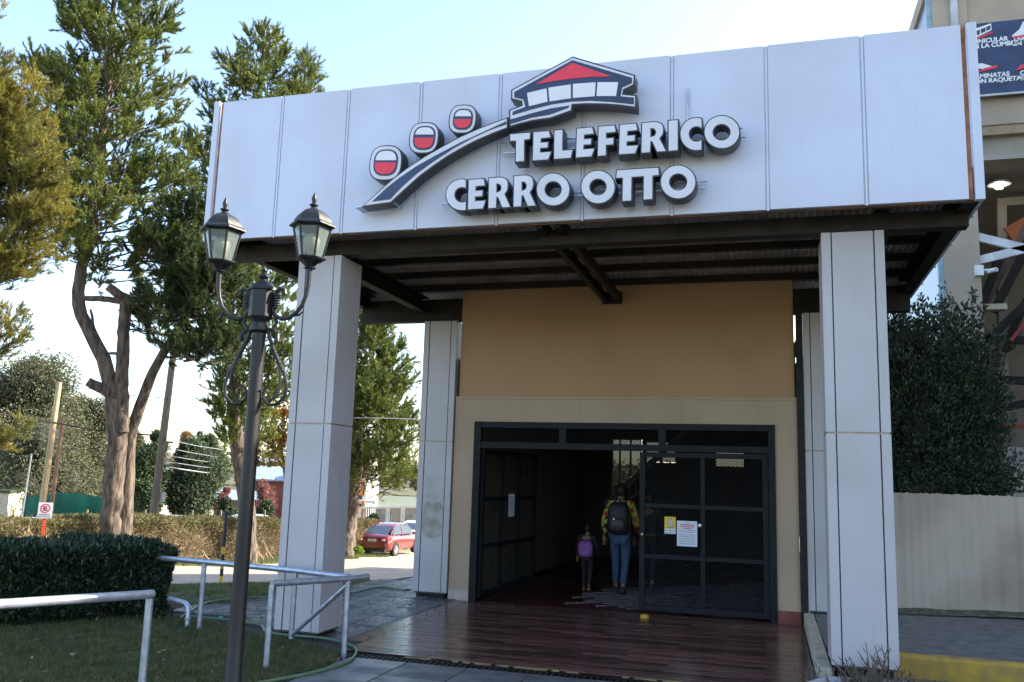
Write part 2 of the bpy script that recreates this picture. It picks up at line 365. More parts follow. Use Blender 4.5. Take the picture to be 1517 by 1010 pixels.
# ================================================================ CANOPY
X0, X1, YF, YB = -.20, 7.85, 0.0, 4.35; ZB, ZT = 4.335, 6.0
cn = empty('canopy', (3.8, 2, 4.3), label='wide flat entrance canopy faced with pale metal panels on four clad columns', cat='canopy')
seams = [-.10, .71, 1.54, 2.41, 3.31, 4.21, 5.10, 6.0, 6.87, 7.74]
for a, b in zip(seams[:-1], seams[1:]):
    # slightly cambered pillow panels with folded edges
    mb = MB(); nx, nz = 6, 8; v = []; amp = rnd.uniform(.001, .004); x0, x1 = a+.022, b-.022; z0, z1 = ZB+rnd.uniform(0, .006), ZT-.005+rnd.uniform(-.004, .004)
    for jz in range(nz+1):
        for ix in range(nx+1):
            u, w = ix/nx, jz/nz; v.append((x0+(x1-x0)*u, -.004-amp*math.sin(PI*u)*math.sin(PI*w)-.0, z0+(z1-z0)*w))
    mb.add(v, [(j*(nx+1)+i, j*(nx+1)+i+1, (j+1)*(nx+1)+i+1, (j+1)*(nx+1)+i) for j in range(nz) for i in range(nx)])
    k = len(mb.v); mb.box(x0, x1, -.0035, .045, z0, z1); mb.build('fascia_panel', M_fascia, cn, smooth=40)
for i, s in enumerate(seams):
    mb = MB(); mb.box(s-.0215, s+.0215, .004 if 0 < i < 9 else .022, .03, ZB, ZT-.01); mb.build('seam_channel', M_rust if i in (0, 9) else mat('seam_grey', (.48, .50, .58), .5), cn)
    if 0 < i < 9:
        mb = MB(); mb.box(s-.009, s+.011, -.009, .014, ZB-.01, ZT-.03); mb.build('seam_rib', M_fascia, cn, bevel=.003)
for x0, x1 in ((X0, seams[0]-.03), (seams[9]+.03, X1)):
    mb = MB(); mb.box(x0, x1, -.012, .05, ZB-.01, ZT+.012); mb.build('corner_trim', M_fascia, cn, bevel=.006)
for x0, x1 in ((X0-.001, X0+.03), (X1-.03, X1+.001)):
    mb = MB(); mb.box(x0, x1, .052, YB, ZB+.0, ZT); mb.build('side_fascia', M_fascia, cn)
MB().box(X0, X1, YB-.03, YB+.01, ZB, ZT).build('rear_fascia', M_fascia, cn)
MB().box(X0+.04, X1-.04, .05, .075, ZB-.012, ZB+.06).build('bottom_angle', mat('angle_steel', (.05, .035, .028), .7, col2=(.16, .07, .035), scale=4), cn)
# corrugated deck
mb = MB(); v = []; n = 4*104; 
for yy in (.08, YB-.04):
    for i in range(n+1):
        x = X0+.05+(X1-X0-.1)*i/n; v.append((x, yy, 4.605+.017*math.sin(i*PI/2+.4)))
mb.add(v, [(i, i+1, n+1+i+1, n+1+i) for i in range(n)]); mb.build('corrugated_deck', M_deck, cn)
MB().box(X0+.05, X1-.05, .08, YB-.04, 4.63, 4.66).build('roof_sheet', M_deck, cn)
def cbeam(mb, a, b, h, w, t=.012):       # channel section running along x or y
    a = Vector(a); b = Vector(b); d = (b-a); alongx = abs(d.x) > abs(d.y)
    z0, z1 = a.z, a.z+h
    if alongx:
        mb.box(a.x, b.x, a.y, a.y+t, z0, z1); mb.box(a.x, b.x, a.y+t, a.y+w, z0, z0+t); mb.box(a.x, b.x, a.y+t, a.y+w, z1-t, z1)
    else:
        mb.box(a.x, a.x+t, a.y, b.y, z0, z1); mb.box(a.x+t, a.x+w, a.y, b.y, z0, z0+t); mb.box(a.x+t, a.x+w, a.y, b.y, z1-t, z1)
mb = MB(); cbeam(mb, (X0+.06, .40, 4.203), (X1-.06, .40, 4.203), .165, .16); mb.build('main_beam', M_steel2, cn)
mb = MB(); cbeam(mb, (X0+.06, 4.02, 4.10), (X1-.06, 4.02, 4.10), .34, .16); mb.build('main_beam', M_steel, cn)
mb = MB(); cbeam(mb, (X0+.035, .08, 4.325), (X0+.035, 4.3, 4.325), .25, .12); mb.build('side_beam', M_steel2, cn)
mb = MB(); cbeam(mb, (X1-.05, .08, 4.325), (X1-.05, 4.3, 4.325), .25, -.12); mb.build('side_beam', M_steel2, cn)
for xx in (.85, 7.0):
    mb = MB(); cbeam(mb, (xx, .57, 4.22), (xx, 4.0, 4.22), .24, .14); mb.build('cross_beam', M_steel, cn)
for yy in (1.35, 2.08, 2.86, 3.68):
    mb = MB(); mb.box(X0+.16, X1-.18, yy-.045, yy-.035, 4.50, 4.582); mb.box(X0+.16, X1-.18, yy-.035, yy+.045, 4.50, 4.512); mb.build('purlin', M_steel, cn)
for xx in (3.74, 3.93):
    mb = MB(); mb.box(xx-.032, xx+.032, .10, 3.93, 4.302, 4.43); mb.build('rafter', M_steel, cn, bevel=.004)
MB().box(3.69, 3.98, 3.935, 3.95, 4.28, 4.46).build('end_plate', M_steel2, cn)
for yy in (.5, 1.5, 2.5, 3.4):
    mb = MB(); mb.tube([(X1-.02, yy, ZB-.005), (X1+.004, yy, ZB-.02)], .012, 6); mb.build('bolt', M_galv, cn)

def column(name, x0, x1, y0, z0, ztop, zj, label, dy=.52, plinth=0):
    c = empty(name, ((x0+x1)/2, y0+dy/2, 0), label=label, cat='column', group='clad columns under the canopy')
    y1 = y0+dy; s = .085; g = .012; e = .012
    MB().box(x0+.02, x1-.02, y0+.02, y1-.02, z0-.02, ztop-.004).build('core', M_groove, c)
    for (a, b) in ((z0, zj-.008), (zj+.008, ztop)):
        for (px0, px1, py0, py1) in ((x0+s+g, x1-s-g, y0+.004, y0+.018), (x0+s+g, x1-s-g, y1-.018, y1-.004), (x0+.004, x0+.018, y0+s+g, y1-s-g), (x1-.018, x1-.004, y0+s+g, y1-s-g)):
            MB().box(px0, px1, py0, py1, a, b).build('cladding_panel', M_clad, c, bevel=.003)
        for (cx, cy, sx, sy) in ((x0, y0, 1, 1), (x1, y0, -1, 1), (x0, y1, 1, -1), (x1, y1, -1, -1)):
            mb = MB(); X = sorted((cx, cx+sx*s)); Y = sorted((cy, cy+sy*e)); mb.box(*X, *Y, a, b)
            X = sorted((cx, cx+sx*e)); Y = sorted((cy+sy*e, cy+sy*s)); mb.box(*X, *Y, a, b); mb.build('corner_strip', M_clad, c)
    mb = MB().box(x0+.01, x1-.01, y0+.01, y1-.01, zj-.008, zj+.008); mb.build('joint_strip', mat('joint_gold', (.35, .28, .2), .5, metal=.3), c)
    if plinth: MB().box(x0+.04, x1-.04, y0+.04, y1-.04, plinth, z0-.005).build('plinth', M_steel, c, bevel=.01)
    return c
column('clad_column', .82, 1.355, .40, .075, 4.2, 2.29, 'pale clad column at the front left of the porch, behind the metal rails', plinth=-.06)
column('clad_column', 6.49, 7.055, .40, .19, 4.2, 2.27, 'pale clad column at the front right, standing by the yellow kerb', plinth=-.05)
rl = column('clad_column', .95, 1.475, 3.95, .10, 4.09, 2.27, 'grey stained clad column at the rear left, beside the ochre wall', plinth=-.03)
column('clad_column', 6.43, 6.97, 3.95, .20, 4.09, 2.24, 'clad column at the rear right, half hidden behind the front right column', plinth=.05)
# grey patches where old signs hung on rear left column
M_patch = mat('glue_stain', (.36, .34, .33), .8, col2=(.50, .48, .46), scale=5)
M_patch2 = mat('brown_stain', (.30, .26, .22), .85, col2=(.44, .41, .38), scale=9)
MB().box(1.06, 1.365, 3.9515, 3.9545, 1.42, 1.75).build('stain', M_patch, rl)
ol = []
for k in range(28):
    a = 2*PI*k/28; ca, sa = math.cos(a), math.sin(a); ol.append((1.215+.16*abs(ca)**.6*math.copysign(1, ca), 1.13+.27*abs(sa)**.5*math.copysign(1, sa)))
outline('stain', [ol], 3.9510, 3.9545, M_patch2, rl)

# ================================================================ SIGN
M_silver = mat('sign_silver', (.62, .62, .68), .42, var=.05, scale=3)
M_black = mat('sign_black', (.018, .018, .022), .4, var=.3, scale=6)
M_navy = mat('sign_navy', (.022, .04, .10), .4, var=.2, scale=5)
M_red = mat('sign_red', (.75, .035, .07), .4, var=.06)
M_pane = mat('sign_white', (.72, .72, .78), .4, var=.04)
SY = -.26; SB = -.10
sg = empty('lettering_sign', (3.9, -.2, 4.9), label='raised sign with hill cable car logo and block letters on canopy front', cat='sign')
def tr(pts, ox, oy, sc, y=SY):
    out = []
    for (x, yy) in pts: p = at_y(ox+x/sc, oy+yy/sc, y); out.append((p[0], p[2]))
    return out
def raised(name, loops, parent, y_front=SY, grow=.010, face=M_silver):
    """black sided box letter with a pale face"""
    outer = offset(loops[0], grow*.4); holes = [offset(h, -grow*.4) for h in loops[1:]]
    b = outline(name, [outer]+holes, y_front+.004, SB, M_black, parent)
    f = outline('face', [offset(loops[0], -grow)]+[offset(h, grow) for h in loops[1:]], y_front-.004, y_front+.004, face, b)
    return b
c2 = (745, 75, 6.895)
house = [(712, 60), (1350, 250), (1342, 350), (1238, 402), (1230, 442), (1364, 455), (1360, 585), (1200, 562), (1030, 550), (860, 547), (712, 555), (703, 615), (490, 692), (300, 718), (160, 752), (68, 780), (65, 608), (192, 558), (188, 520), (85, 495), (88, 400)]
hb = raised('station_emblem', [tr(house, *c2)], sg, grow=.012)
for pts, mm in (([(712, 100), (1320, 280), (1320, 332), (1218, 378), (1203, 468), (1340, 482), (1338, 550), (1100, 525), (900, 513), (700, 522), (500, 550), (300, 600), (100, 660), (102, 625), (232, 575), (212, 500), (118, 478), (118, 425)], M_navy),
                ([(78, 705), (300, 640), (500, 590), (682, 562), (670, 585), (480, 655), (300, 685), (75, 752)], M_navy)):
    outline('emblem_field', [tr(pts, *c2)], SY-.009, SY-.003, mm, hb)
outline('roof_shape', [tr([(710, 130), (1115, 268), (900, 272), (710, 290), (520, 315), (330, 352)], *c2)], SY-.014, SY-.008, M_red, hb)
for q in ([(250, 437), (448, 390), (460, 525), (270, 572)], [(468, 383), (695, 350), (698, 490), (480, 523)], [(718, 345), (950, 328), (940, 470), (718, 487)], [(970, 327), (1180, 327), (1158, 468), (958, 468)]):
    outline('window_shape', [tr(q, *c2)], SY-.014, SY-.008, M_pane, hb)
c1 = (530, 140, 5.6125)
rib = [(38, 930), (170, 808), (300, 692), (420, 603), (560, 512), (700, 432), (850, 350), (1000, 283), (1130, 232), (1246, 190), (1246, 278), (1130, 322), (1000, 378), (900, 428), (760, 507), (640, 588), (520, 676), (400, 783), (275, 900)]
rbn = raised('slope_ribbon', [tr(rib, *c1)], sg, grow=.010)
outline('ribbon_field', [tr([(122, 890), (240, 780), (340, 700), (480, 603), (640, 513), (850, 402), (1000, 333), (1236, 224), (1236, 248), (1100, 296), (950, 365), (800, 448), (640, 552), (500, 652), (380, 758), (270, 872)], *c1)], SY-.009, SY-.003, M_navy, rbn)
def squircle(cx, cy, rx, ry, sh, n=36, e=2.7):
    o = []
    for k in range(n):
        a = 2*PI*k/n; c, s = math.cos(a), math.sin(a); x = rx*math.copysign(abs(c)**(2/e), c); y = ry*math.copysign(abs(s)**(2/e), s); o.append((cx+x-sh*y, cy+y))
    return o
for (cx, cy, rx, ry, ix, iy, irx, iry, dv_) in ((232, 568, 133, 146, 235, 567, 100, 110, 556), (550, 360, 121, 130, 555, 362, 92, 100, 350), (872, 204, 113, 120, 876, 207, 82, 88, 195)):
    cb = raised('cabin_emblem', [tr(squircle(cx, cy, rx, ry, .10), *c1)], sg, grow=.010)
    outline('cabin_field', [tr(squircle(ix, iy, irx, iry, .10), *c1)], SY-.009, SY-.003, M_navy, cb)
    inner = squircle(ix, iy, irx-14, iry-14, .10, 60)
    top = [p for p in inner if p[1] < dv_-5]; bot = [p for p in inner if p[1] > dv_+5]
    top.sort(key=lambda p: math.atan2(p[1]-(dv_-5), p[0]-ix)); bot.sort(key=lambda p: math.atan2(p[1]-(dv_+5), p[0]-ix))
    outline('cabin_window', [tr(top, *c1)], SY-.014, SY-.008, M_pane, cb)
    outline('cabin_panel', [tr(bot, *c1)], SY-.014, SY-.008, M_red, cb)
T_ = [(0, 0), (1, 0), (.98, .26), (.72, .27), (.72, 1), (.26, 1), (.28, .28), (0, .28)]
E_ = [(.05, 0), (.88, 0), (.97, .26), (.48, .27), (.47, .37), (.84, .37), (.82, .60), (.45, .60), (.44, .70), (1, .70), (.84, 1), (0, 1)]
F_ = [(.05, 0), (.92, 0), (1, .26), (.5, .27), (.5, .40), (.88, .40), (.86, .66), (.49, .66), (.5, 1), (0, 1)]
L_ = [(.02, 0), (.5, 0), (.48, .69), (1, .69), (.9, 1), (0, 1)]
I_ = [(0, 0), (1, 0), (1, 1), (0, 1)]
R_ = [(.03, 0), (.5, 0), (.66, .02), (.80, .08), (.87, .18), (.88, .31), (.85, .45), (.74, .56), (1, 1), (.60, 1), (.42, .66), (.40, .66), (.38, 1), (0, 1)]
R_h = [(.40, .24), (.48, .25), (.54, .31), (.55, .38), (.51, .44), (.40, .47)]
def quad(L, x0, x1, t0, t1, b0, b1):
    o = []
    for (u, w) in L: x = x0+(x1-x0)*u; t = t0+(t1-t0)*u; b = b0+(b1-b0)*u; o.append((x, t+(b-t)*w))
    return o
def ring(cx, cy, rx, ry, n=40): return [(cx+rx*math.cos(2*PI*k/n), cy+ry*math.sin(2*PI*k/n)) for k in range(n)]
def cee(cx, cy, rx, ry, xr, hx, hy, n=40):
    a0 = math.acos((xr-cx)/rx); h0 = math.acos(max(-.99, min(.99, (xr-cx)/hx))) if abs(xr-cx) < hx else .45
    out = [(cx+rx*math.cos(a), cy+ry*math.sin(a)) for a in np.linspace(a0, 2*PI-a0, n)]
    inn = [(cx+hx*math.cos(a), cy+hy*math.sin(a)) for a in np.linspace(2*PI-h0, h0, 22)]
    return [*out, (xr, inn[0][1]), *inn[1:-1], (xr, inn[-1][1])]
c3 = (740, 160, 4.1); c4 = (650, 230, 3.7925)
top3 = lambda x: 155-.086*(x-70); bot3 = lambda x: 331-.0706*(x-93)
def let(L, x0, x1, c, tf, bf, hole=None, name='letter'):
    loops = [tr(quad(L, x0, x1, tf(x0), tf(x1), bf(x0), bf(x1)), *c)]
    if hole: loops.append(tr(quad(hole, x0, x1, tf(x0), tf(x1), bf(x0), bf(x1)), *c))
    return raised(name, loops, sg, grow=.009)
for L, x0, x1, h in ((T_, 60, 191, None), (E_, 197, 319, None), (L_, 327, 449, None), (E_, 460, 582, None), (F_, 592, 712, None), (E_, 721, 848, None), (R_, 857, 1019, R_h), (I_, 1022, 1088, None)):
    let(L, x0, x1, c3, top3, bot3, h)
raised('letter', [tr(cee(1197, 158, 103, 103, 1232, 42, 42), *c3)], sg, grow=.009)
raised('letter', [tr(ring(1351, 146, 111, 103), *c3), tr(ring(1349, 147, 49, 45), *c3)], sg, grow=.009)
top4 = lambda x: 136-.083*(x-150); bot4 = lambda x: 309-.058*(x-150)
for L, x0, x1, h in ((E_, 160, 268, None), (R_, 275, 408, R_h), (R_, 416, 551, R_h)): let(L, x0, x1, c4, top4, bot4, h)
raised('letter', [tr(cee(131, 222, 93, 91, 156, 39, 39), *c4)], sg, grow=.009)
for (cx, cy, rx, ry, hx, hy) in ((643, 192, 96, 94, 44, 42), (895, 178, 98, 96, 44, 42), (1345, 150, 102, 97, 46, 43)):
    raised('letter', [tr(ring(cx, cy, rx, ry), *c4), tr(ring(cx, cy, hx, hy), *c4)], sg, grow=.009)
raised('letter', [tr([(997, 80), (1238, 65), (1243, 115), (1205, 118), (1205, 250), (1146, 254), (1148, 122), (1088, 126), (1086, 258), (1028, 262), (1030, 130), (992, 132)], *c4)], sg, grow=.009)
# fixing rails
for a, b in (((745, 228), (1105, 203)), ((742, 212), (1100, 190)), ((848, 286), (1048, 268)), ((655, 303), (1045, 279))):
    p = at_y(*a, -.06); q = at_y(*b, -.06); MB().beam((p[0], -.07, p[2]), (q[0], -.07, q[2]), .03, .012).build('fixing_rail', M_galv, sg)
p = at_y(532, 311, -.13); q = at_y(590, 304, -.13); MB().beam((p[0], -.13, p[2]), (q[0], -.13, q[2]), .2, .012).build('fixing_rail', M_galv, sg)
MB().box(6.0-.75, 6.0-.735, -.03, -.008, 5.2, 5.62).build('conduit', M_galv, sg)
mb = MB()
for (px, py) in ((565, 262), (640, 215), (700, 180), (770, 175), (930, 150), (800, 210), (900, 205), (1000, 195), (1070, 190), (700, 280), (900, 265), (1010, 260), (620, 270), (860, 150)):
    p = at_y(px, py, -.08); mb.tube([(p[0], SB+.001, p[2]), (p[0], -.004, p[2])], .012, 6)
mb.build('standoff', M_galv, sg, smooth=40)

# ================================================================ ENTRANCE BUILDING
eb = empty('entrance_building', (3.9, 6, 0), label='ochre rendered entrance block with a wide gated doorway under the canopy', cat='building')
WX0, WX1, DX0, DX1, DZ = 1.495, 6.335, 1.83, 6.03, 2.575
WY = 3.98
mb = MB(); mb.box(WX0, DX0, WY, 4.22, .17, 2.92); mb.box(DX1, WX1, WY, 4.22, .17, 2.92); mb.box(DX0, DX1, WY, 4.22, DZ, 2.92); mb.build('lower_wall', M_plaster2, eb)
MB().box(WX0+.035, WX1-.02, WY+.03, 4.22, 2.925, 4.585).build('upper_wall', M_plaster, eb, bevel=.006)
mb = MB(); mb.box(WX0-.006, WX1+.006, WY-.012, WY+.1, 2.905, 2.945); mb.build('ledge', M_plaster2, eb, bevel=.006)
MB().box(WX0-.002, DX0+.0, WY-.012, 4.2, 0, .168).build('skirting', M_greybase, eb, bevel=.004)
MB().box(DX1, WX1+.002, WY-.012, 4.2, 0, .168).build('skirting', M_redbase, eb, bevel=.004)
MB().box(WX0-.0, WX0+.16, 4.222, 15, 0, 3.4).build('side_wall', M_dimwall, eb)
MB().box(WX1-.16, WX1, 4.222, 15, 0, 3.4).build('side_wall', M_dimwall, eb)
# rear wall with openings under the stair
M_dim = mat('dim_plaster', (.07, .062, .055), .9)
mb = MB(); BY = 13.0
mb.box(WX0+.16, 2.30, BY, BY+.15, 0, 3.4); mb.box(3.02, WX1-.16, BY, BY+.15, 0, 1.4)
mb.box(3.02, 3.12, BY, BY+.15, 1.4, 3.4); mb.box(4.6, 4.75, BY, BY+.15, 1.4, 3.4); mb.box(5.4, WX1-.16, BY, BY+.15, 1.4, 3.4)
mb.box(3.12, 4.6, BY, BY+.15, 2.75, 3.4); mb.box(4.75, 5.4, BY, BY+.15, 2.6, 3.4); mb.box(3.82, 4.6, BY, BY+.15, 2.25, 2.75); mb.box(3.45, 3.5, BY, BY+.15, 2.25, 2.75)
mb.add([(2.30, BY, 0), (3.02, BY, 0), (3.02, BY, 2.1), (2.30, BY, 1.35)], [(0, 1, 2, 3)]); mb.box(2.3, 3.02, BY, BY+.15, 2.8, 3.4)
mb.box(3.12, 4.6, BY, BY+.15, 1.4, 2.25); mb.box(4.75, 5.4, BY, BY+.15, 1.4, 2.2)
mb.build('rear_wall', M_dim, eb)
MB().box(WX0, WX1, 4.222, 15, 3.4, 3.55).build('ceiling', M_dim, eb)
# stair with window rail
st = MB(); st.beam((2.15, BY-.06, 1.20), (4.6, BY-.06, 3.5), .06, .14); st.build('stair_stringer', mat('dim_metal', (.2, .2, .2), .5), eb)
sb = MB(); sb.beam((2.2, BY-.1, .85), (3.2, BY-.1, 1.75), .05, .06)
for k in range(6): sb.box(2.32+k*.14, 2.35+k*.14, BY-.12, BY-.09, 1.0+k*.12, 1.3+k*.125)
sb.build('stair_rail', mat('dim_metal', (.2, .2, .2), .5), eb)
M_glassdim = glass_mat('tinted_glass', (.10, .11, .11), .72, .3)
for (a, b, c, d) in ((2.3, 2.48, 1.42, 2.8), (2.5, 2.74, 1.62, 2.8), (2.76, 3.0, 1.9, 2.8), (3.12, 3.45, 2.26, 2.75), (3.5, 3.82, 2.26, 2.75), (4.75, 5.4, 2.2, 2.6)):
    w_ = MB(); 
    for (q0, q1, q2, q3) in ((a-.012, a+.012, c, d), (b-.012, b+.012, c, d), (a, b, d-.03, d)): w_.box(q0, q1, BY-.03, BY-.005, q2, q3)
    fr = w_.build('window', mat('dim_frame', (.3, .29, .27), .6), eb); MB().box(a+.01, b-.01, BY-.02, BY-.014, c, d-.02).build('pane', M_glassdim, fr)
mb = MB(); mb.box(DX0, WX1-.16, 4.0, BY, -.02, .008); 
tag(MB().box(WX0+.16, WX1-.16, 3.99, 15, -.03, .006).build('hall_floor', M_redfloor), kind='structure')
M_rib = mat('wet_rib', (.30, .30, .33), .2, metal=.5, var=.2)
mb = MB()
for k in range(24):
    x = 1.2+k*.25; a = max(0, 3.05-x)+rnd.uniform(0, .5); p0 = (x+a, 4.25+a*1.0); ln = min(BY-.1-p0[1], (WX1-.25-p0[0])*1.0, 3.6+.02*k)
    if ln > .2: mb.beam((p0[0], p0[1], .008), (p0[0]+ln, p0[1]+ln, .008), .022, .02)
tag(mb.build('floor_rib', M_rib, eb), kind='stuff')
# downpipe / dark post by the right corner
mb = MB(); mb.box(6.338, 6.425, 3.93, 4.0, 0.0, 4.3); tag(mb.build('drain_pipe', M_steel), label='dark square downpipe between the ochre wall and the rear right column', cat='downpipe')

# ================================================================ GATE
gt = empty('entrance_gate', (3.9, 4.0, 0), label='dark steel double gate with mesh infill, its left leaf swung open', cat='gate')
mb = MB()
for x0, x1 in ((DX0-.02, DX0+.085), (DX1-.07, DX1+.02)): mb.box(x0, x1, WY-.03, WY+.07, 0, DZ)
mb.box(DX0+.085, DX1-.07, WY-.02, WY+.06, DZ-.09, DZ); mb.box(DX0+.085, DX1-.07, WY-.02, WY+.06, 2.19, 2.28)
for x in (3.14, 4.55): mb.box(x-.05, x+.05, WY-.018, WY+.058, 2.28, DZ-.09)
mb.build('gate_frame', M_gate, gt, bevel=.003)
def mesh_panel(x0, x1, z0, z1, y, parent, name='mesh_panel', pw=.10, ph=.045, th=.0065, M=None):
    """expanded metal: crossing zigzag strands"""
    mb = MB(); nz = max(1, int((z1-z0)/ph)); nx = max(1, int((x1-x0)/pw)); dx = (x1-x0)/nx; dz = (z1-z0)/nz
    for j in range(nz):
        for sgn in (0, 1):
            for i in range(nx):
                za, zb = z0+j*dz, z0+(j+1)*dz
                a = (x0+i*dx, za if sgn else zb); b = (x0+(i+.5)*dx, zb if sgn else za); c = (x0+(i+1)*dx, za if sgn else zb)
                for (p, q) in ((a, b), (b, c)):
                    mb.add([(p[0], y, p[1]-th/2), (q[0], y, q[1]-th/2), (q[0], y+.004, q[1]+th/2), (p[0], y+.004, p[1]+th/2)], [(0, 1, 2, 3)])
    o = mb.build(name, M_meshm, parent)
    if M is not None: o.matrix_parent_inverse = world_of(parent).inverted() @ M
    return tag(o, kind='stuff')
for x0, x1 in ((DX0+.085, 3.09), (3.19, 4.50), (4.60, DX1-.07)): mesh_panel(x0, x1, 2.28, DZ-.09, WY+.02, gt)
def leaf(name, w, bays, M):
    """leaf along +x from hinge at origin"""
    mb = MB(); z0, z1 = .05, 2.18
    mb.box(0, .075, -.025, .025, z0, z1); mb.box(w-.075, w, -.025, .025, z0, z1)
    bw = (w-.15)/bays
    for k in range(1, bays): mb.box(.075+bw*k-.03, .075+bw*k+.03, -.02, .02, z0+.08, z1-.07)
    for (a, b) in ((z0, z0+.08), (.74, .80), (1.42, 1.48), (z1-.07, z1)):
        mb.box(.075, w-.075, -.023, .023, a, b)
    me = mb.mesh(name); me.transform(M); o = link(name, me, M_gate, gt)
    bv = o.modifiers.new('bevel', 'BEVEL'); bv.width = .003; bv.limit_method = 'ANGLE'
    for k in range(bays):
        x0 = .075+bw*k+(.03 if k else 0); x1 = .075+bw*(k+1)-(.03 if k < bays-1 else 0)
        for (a, b) in ((z0+.08, .74), (.80, 1.42), (1.48, z1-.07)):
            q = mesh_panel(x0, x1, a, b, 0, gt); q.data.transform(M)
            # as a child of the leaf
            q.parent = o; q.matrix_parent_inverse = world_of(o).inverted()
    return o
right = leaf('gate_leaf', 1.71, 2, Matrix.Translation((4.245, WY+.02, 0)))
ang = math.atan2(2.33, .20); left = leaf('gate_leaf', 2.33, 3, Matrix.Translation((DX0+.1, WY+.06, 0)) @ Matrix.Rotation(ang, 4, 'Z'))
mb = MB(); mb.lathe([(0.001, -.012), (.022, -.01), (.026, 0), (.02, .012)], 12, (5.06, WY-.02, 1.21), axis='y'); mb.build('lock', mat('lock_metal', (.5, .5, .5), .3, metal=.8), right, smooth=40)
mb = MB(); mb.lathe([(0.001, -.01), (.015, -.008), (.015, .01)], 10, (4.285, WY-.02, 1.06), axis='y'); mb.build('lock', mat('brass', (.5, .4, .2), .3, metal=.8), right, smooth=40)
for z in (.35, 1.1, 1.85):
    MB().tube([(DX1-.075, WY-.02, z), (DX1-.075, WY-.02, z+.12)], .014, 8).build('hinge', M_gate, right, smooth=40)
# notices
M_paper = mat('paper_white', (.68, .68, .78), .7, var=.05); M_ink = mat('ink_grey', (.16, .16, .22), .7); M_inkr = mat('ink_red', (.55, .08, .10), .7); M_yell = mat('notice_yellow', (.75, .52, .03), .6, var=.05)
def notice(x0, z0, w, h, y, label, rows, m=M_paper, M=None):
    t = empty('notice', (x0, y, z0), label=label, cat='notice'); ps = []
    ps.append(MB().box(x0, x0+w, y-.003, y, z0, z0+h).build('sheet', m, t))
    for (u0, u1, v, th, mm) in rows:
        q = MB(); xx = x0+w*u0
        while xx < x0+w*u1:      # unreadable rows of small print
            ww = rnd.uniform(.008, .03); q.box(xx, min(xx+ww, x0+w*u1), y-.0045, y-.003, z0+h*v-th/2, z0+h*v+th/2); xx += ww+.005
        ps.append(q.build('print', mm, t))
    return t
bx = at_y(1003, 771, WY-.03); bx2 = at_y(1033, 810, WY-.03)
notice(bx[0], bx2[2], bx2[0]-bx[0], bx[2]-bx2[2], WY-.035, 'large white sheet with red and grey print on the right gate leaf',
       [(.4, .6, .92, .008, M_ink), (.15, .87, .85, .014, M_inkr), (.18, .85, .78, .014, M_inkr), (.32, .72, .71, .014, M_inkr)]+[(.12, .9, v, .007, M_ink) for v in (.64, .56, .45, .38, .31, .24, .17, .10)])
bx = at_y(984.5, 765, WY-.03); bx2 = at_y(1001, 791, WY-.03)
nn = notice(bx[0], bx2[2], bx2[0]-bx[0], bx[2]-bx2[2], WY-.03, 'small yellow notice with pale lower band left of the white sheet', [(.35, .65, .87, .01, M_ink), (.25, .8, .37, .012, M_ink), (.1, .25, .2, .012, M_ink), (.45, .58, .2, .016, M_ink), (.78, .92, .2, .012, M_ink), (.1, .9, .07, .006, M_ink)], M_yell)
w = bx2[0]-bx[0]; h = bx[2]-bx2[2]
MB().box(bx[0], bx2[0], WY-.0335, WY-.033, bx2[2], bx2[2]+h*.3).build('pale_band', M_paper, nn)
MB().box(bx[0]+w*.28, bx[0]+w*.75, WY-.0345, WY-.033, bx2[2]+h*.46, bx2[2]+h*.80).build('picture', mat('print_grey', (.45, .45, .42), .7, scale=60, var=.5), nn)
# notice on the open leaf
t = empty('notice', (1.98, 5, 1.2), label='narrow white sheet of small print on the open left gate leaf', cat='notice')
M = Matrix.Translation((DX0+.1, WY+.06, 0)) @ Matrix.Rotation(ang, 4, 'Z')
for nm, mb, mm in [('sheet', MB().box(1.02, 1.27, -.034, -.03, 1.17, 1.52), M_paper)]+[('print', MB().box(1.05, 1.24, -.0355, -.034, 1.20+k*.034, 1.207+k*.034), M_ink) for k in range(9)]:
    me = mb.mesh(nm); me.transform(M); link(nm, me, mm, t)
# yellow wheel stop at the gate foot
p = at_z(955, 914, .02); mb = MB(); mb.lathe([(.062, 0), (.058, .025), (.035, .042), (.001, .045)], 14, (p[0], p[1], .015)); tag(mb.build('door_stop', mat('stop_yellow', (.5, .3, .02), .5), smooth=40), label='small yellow rubber stop on the floor at the gate edge', cat='door stop')

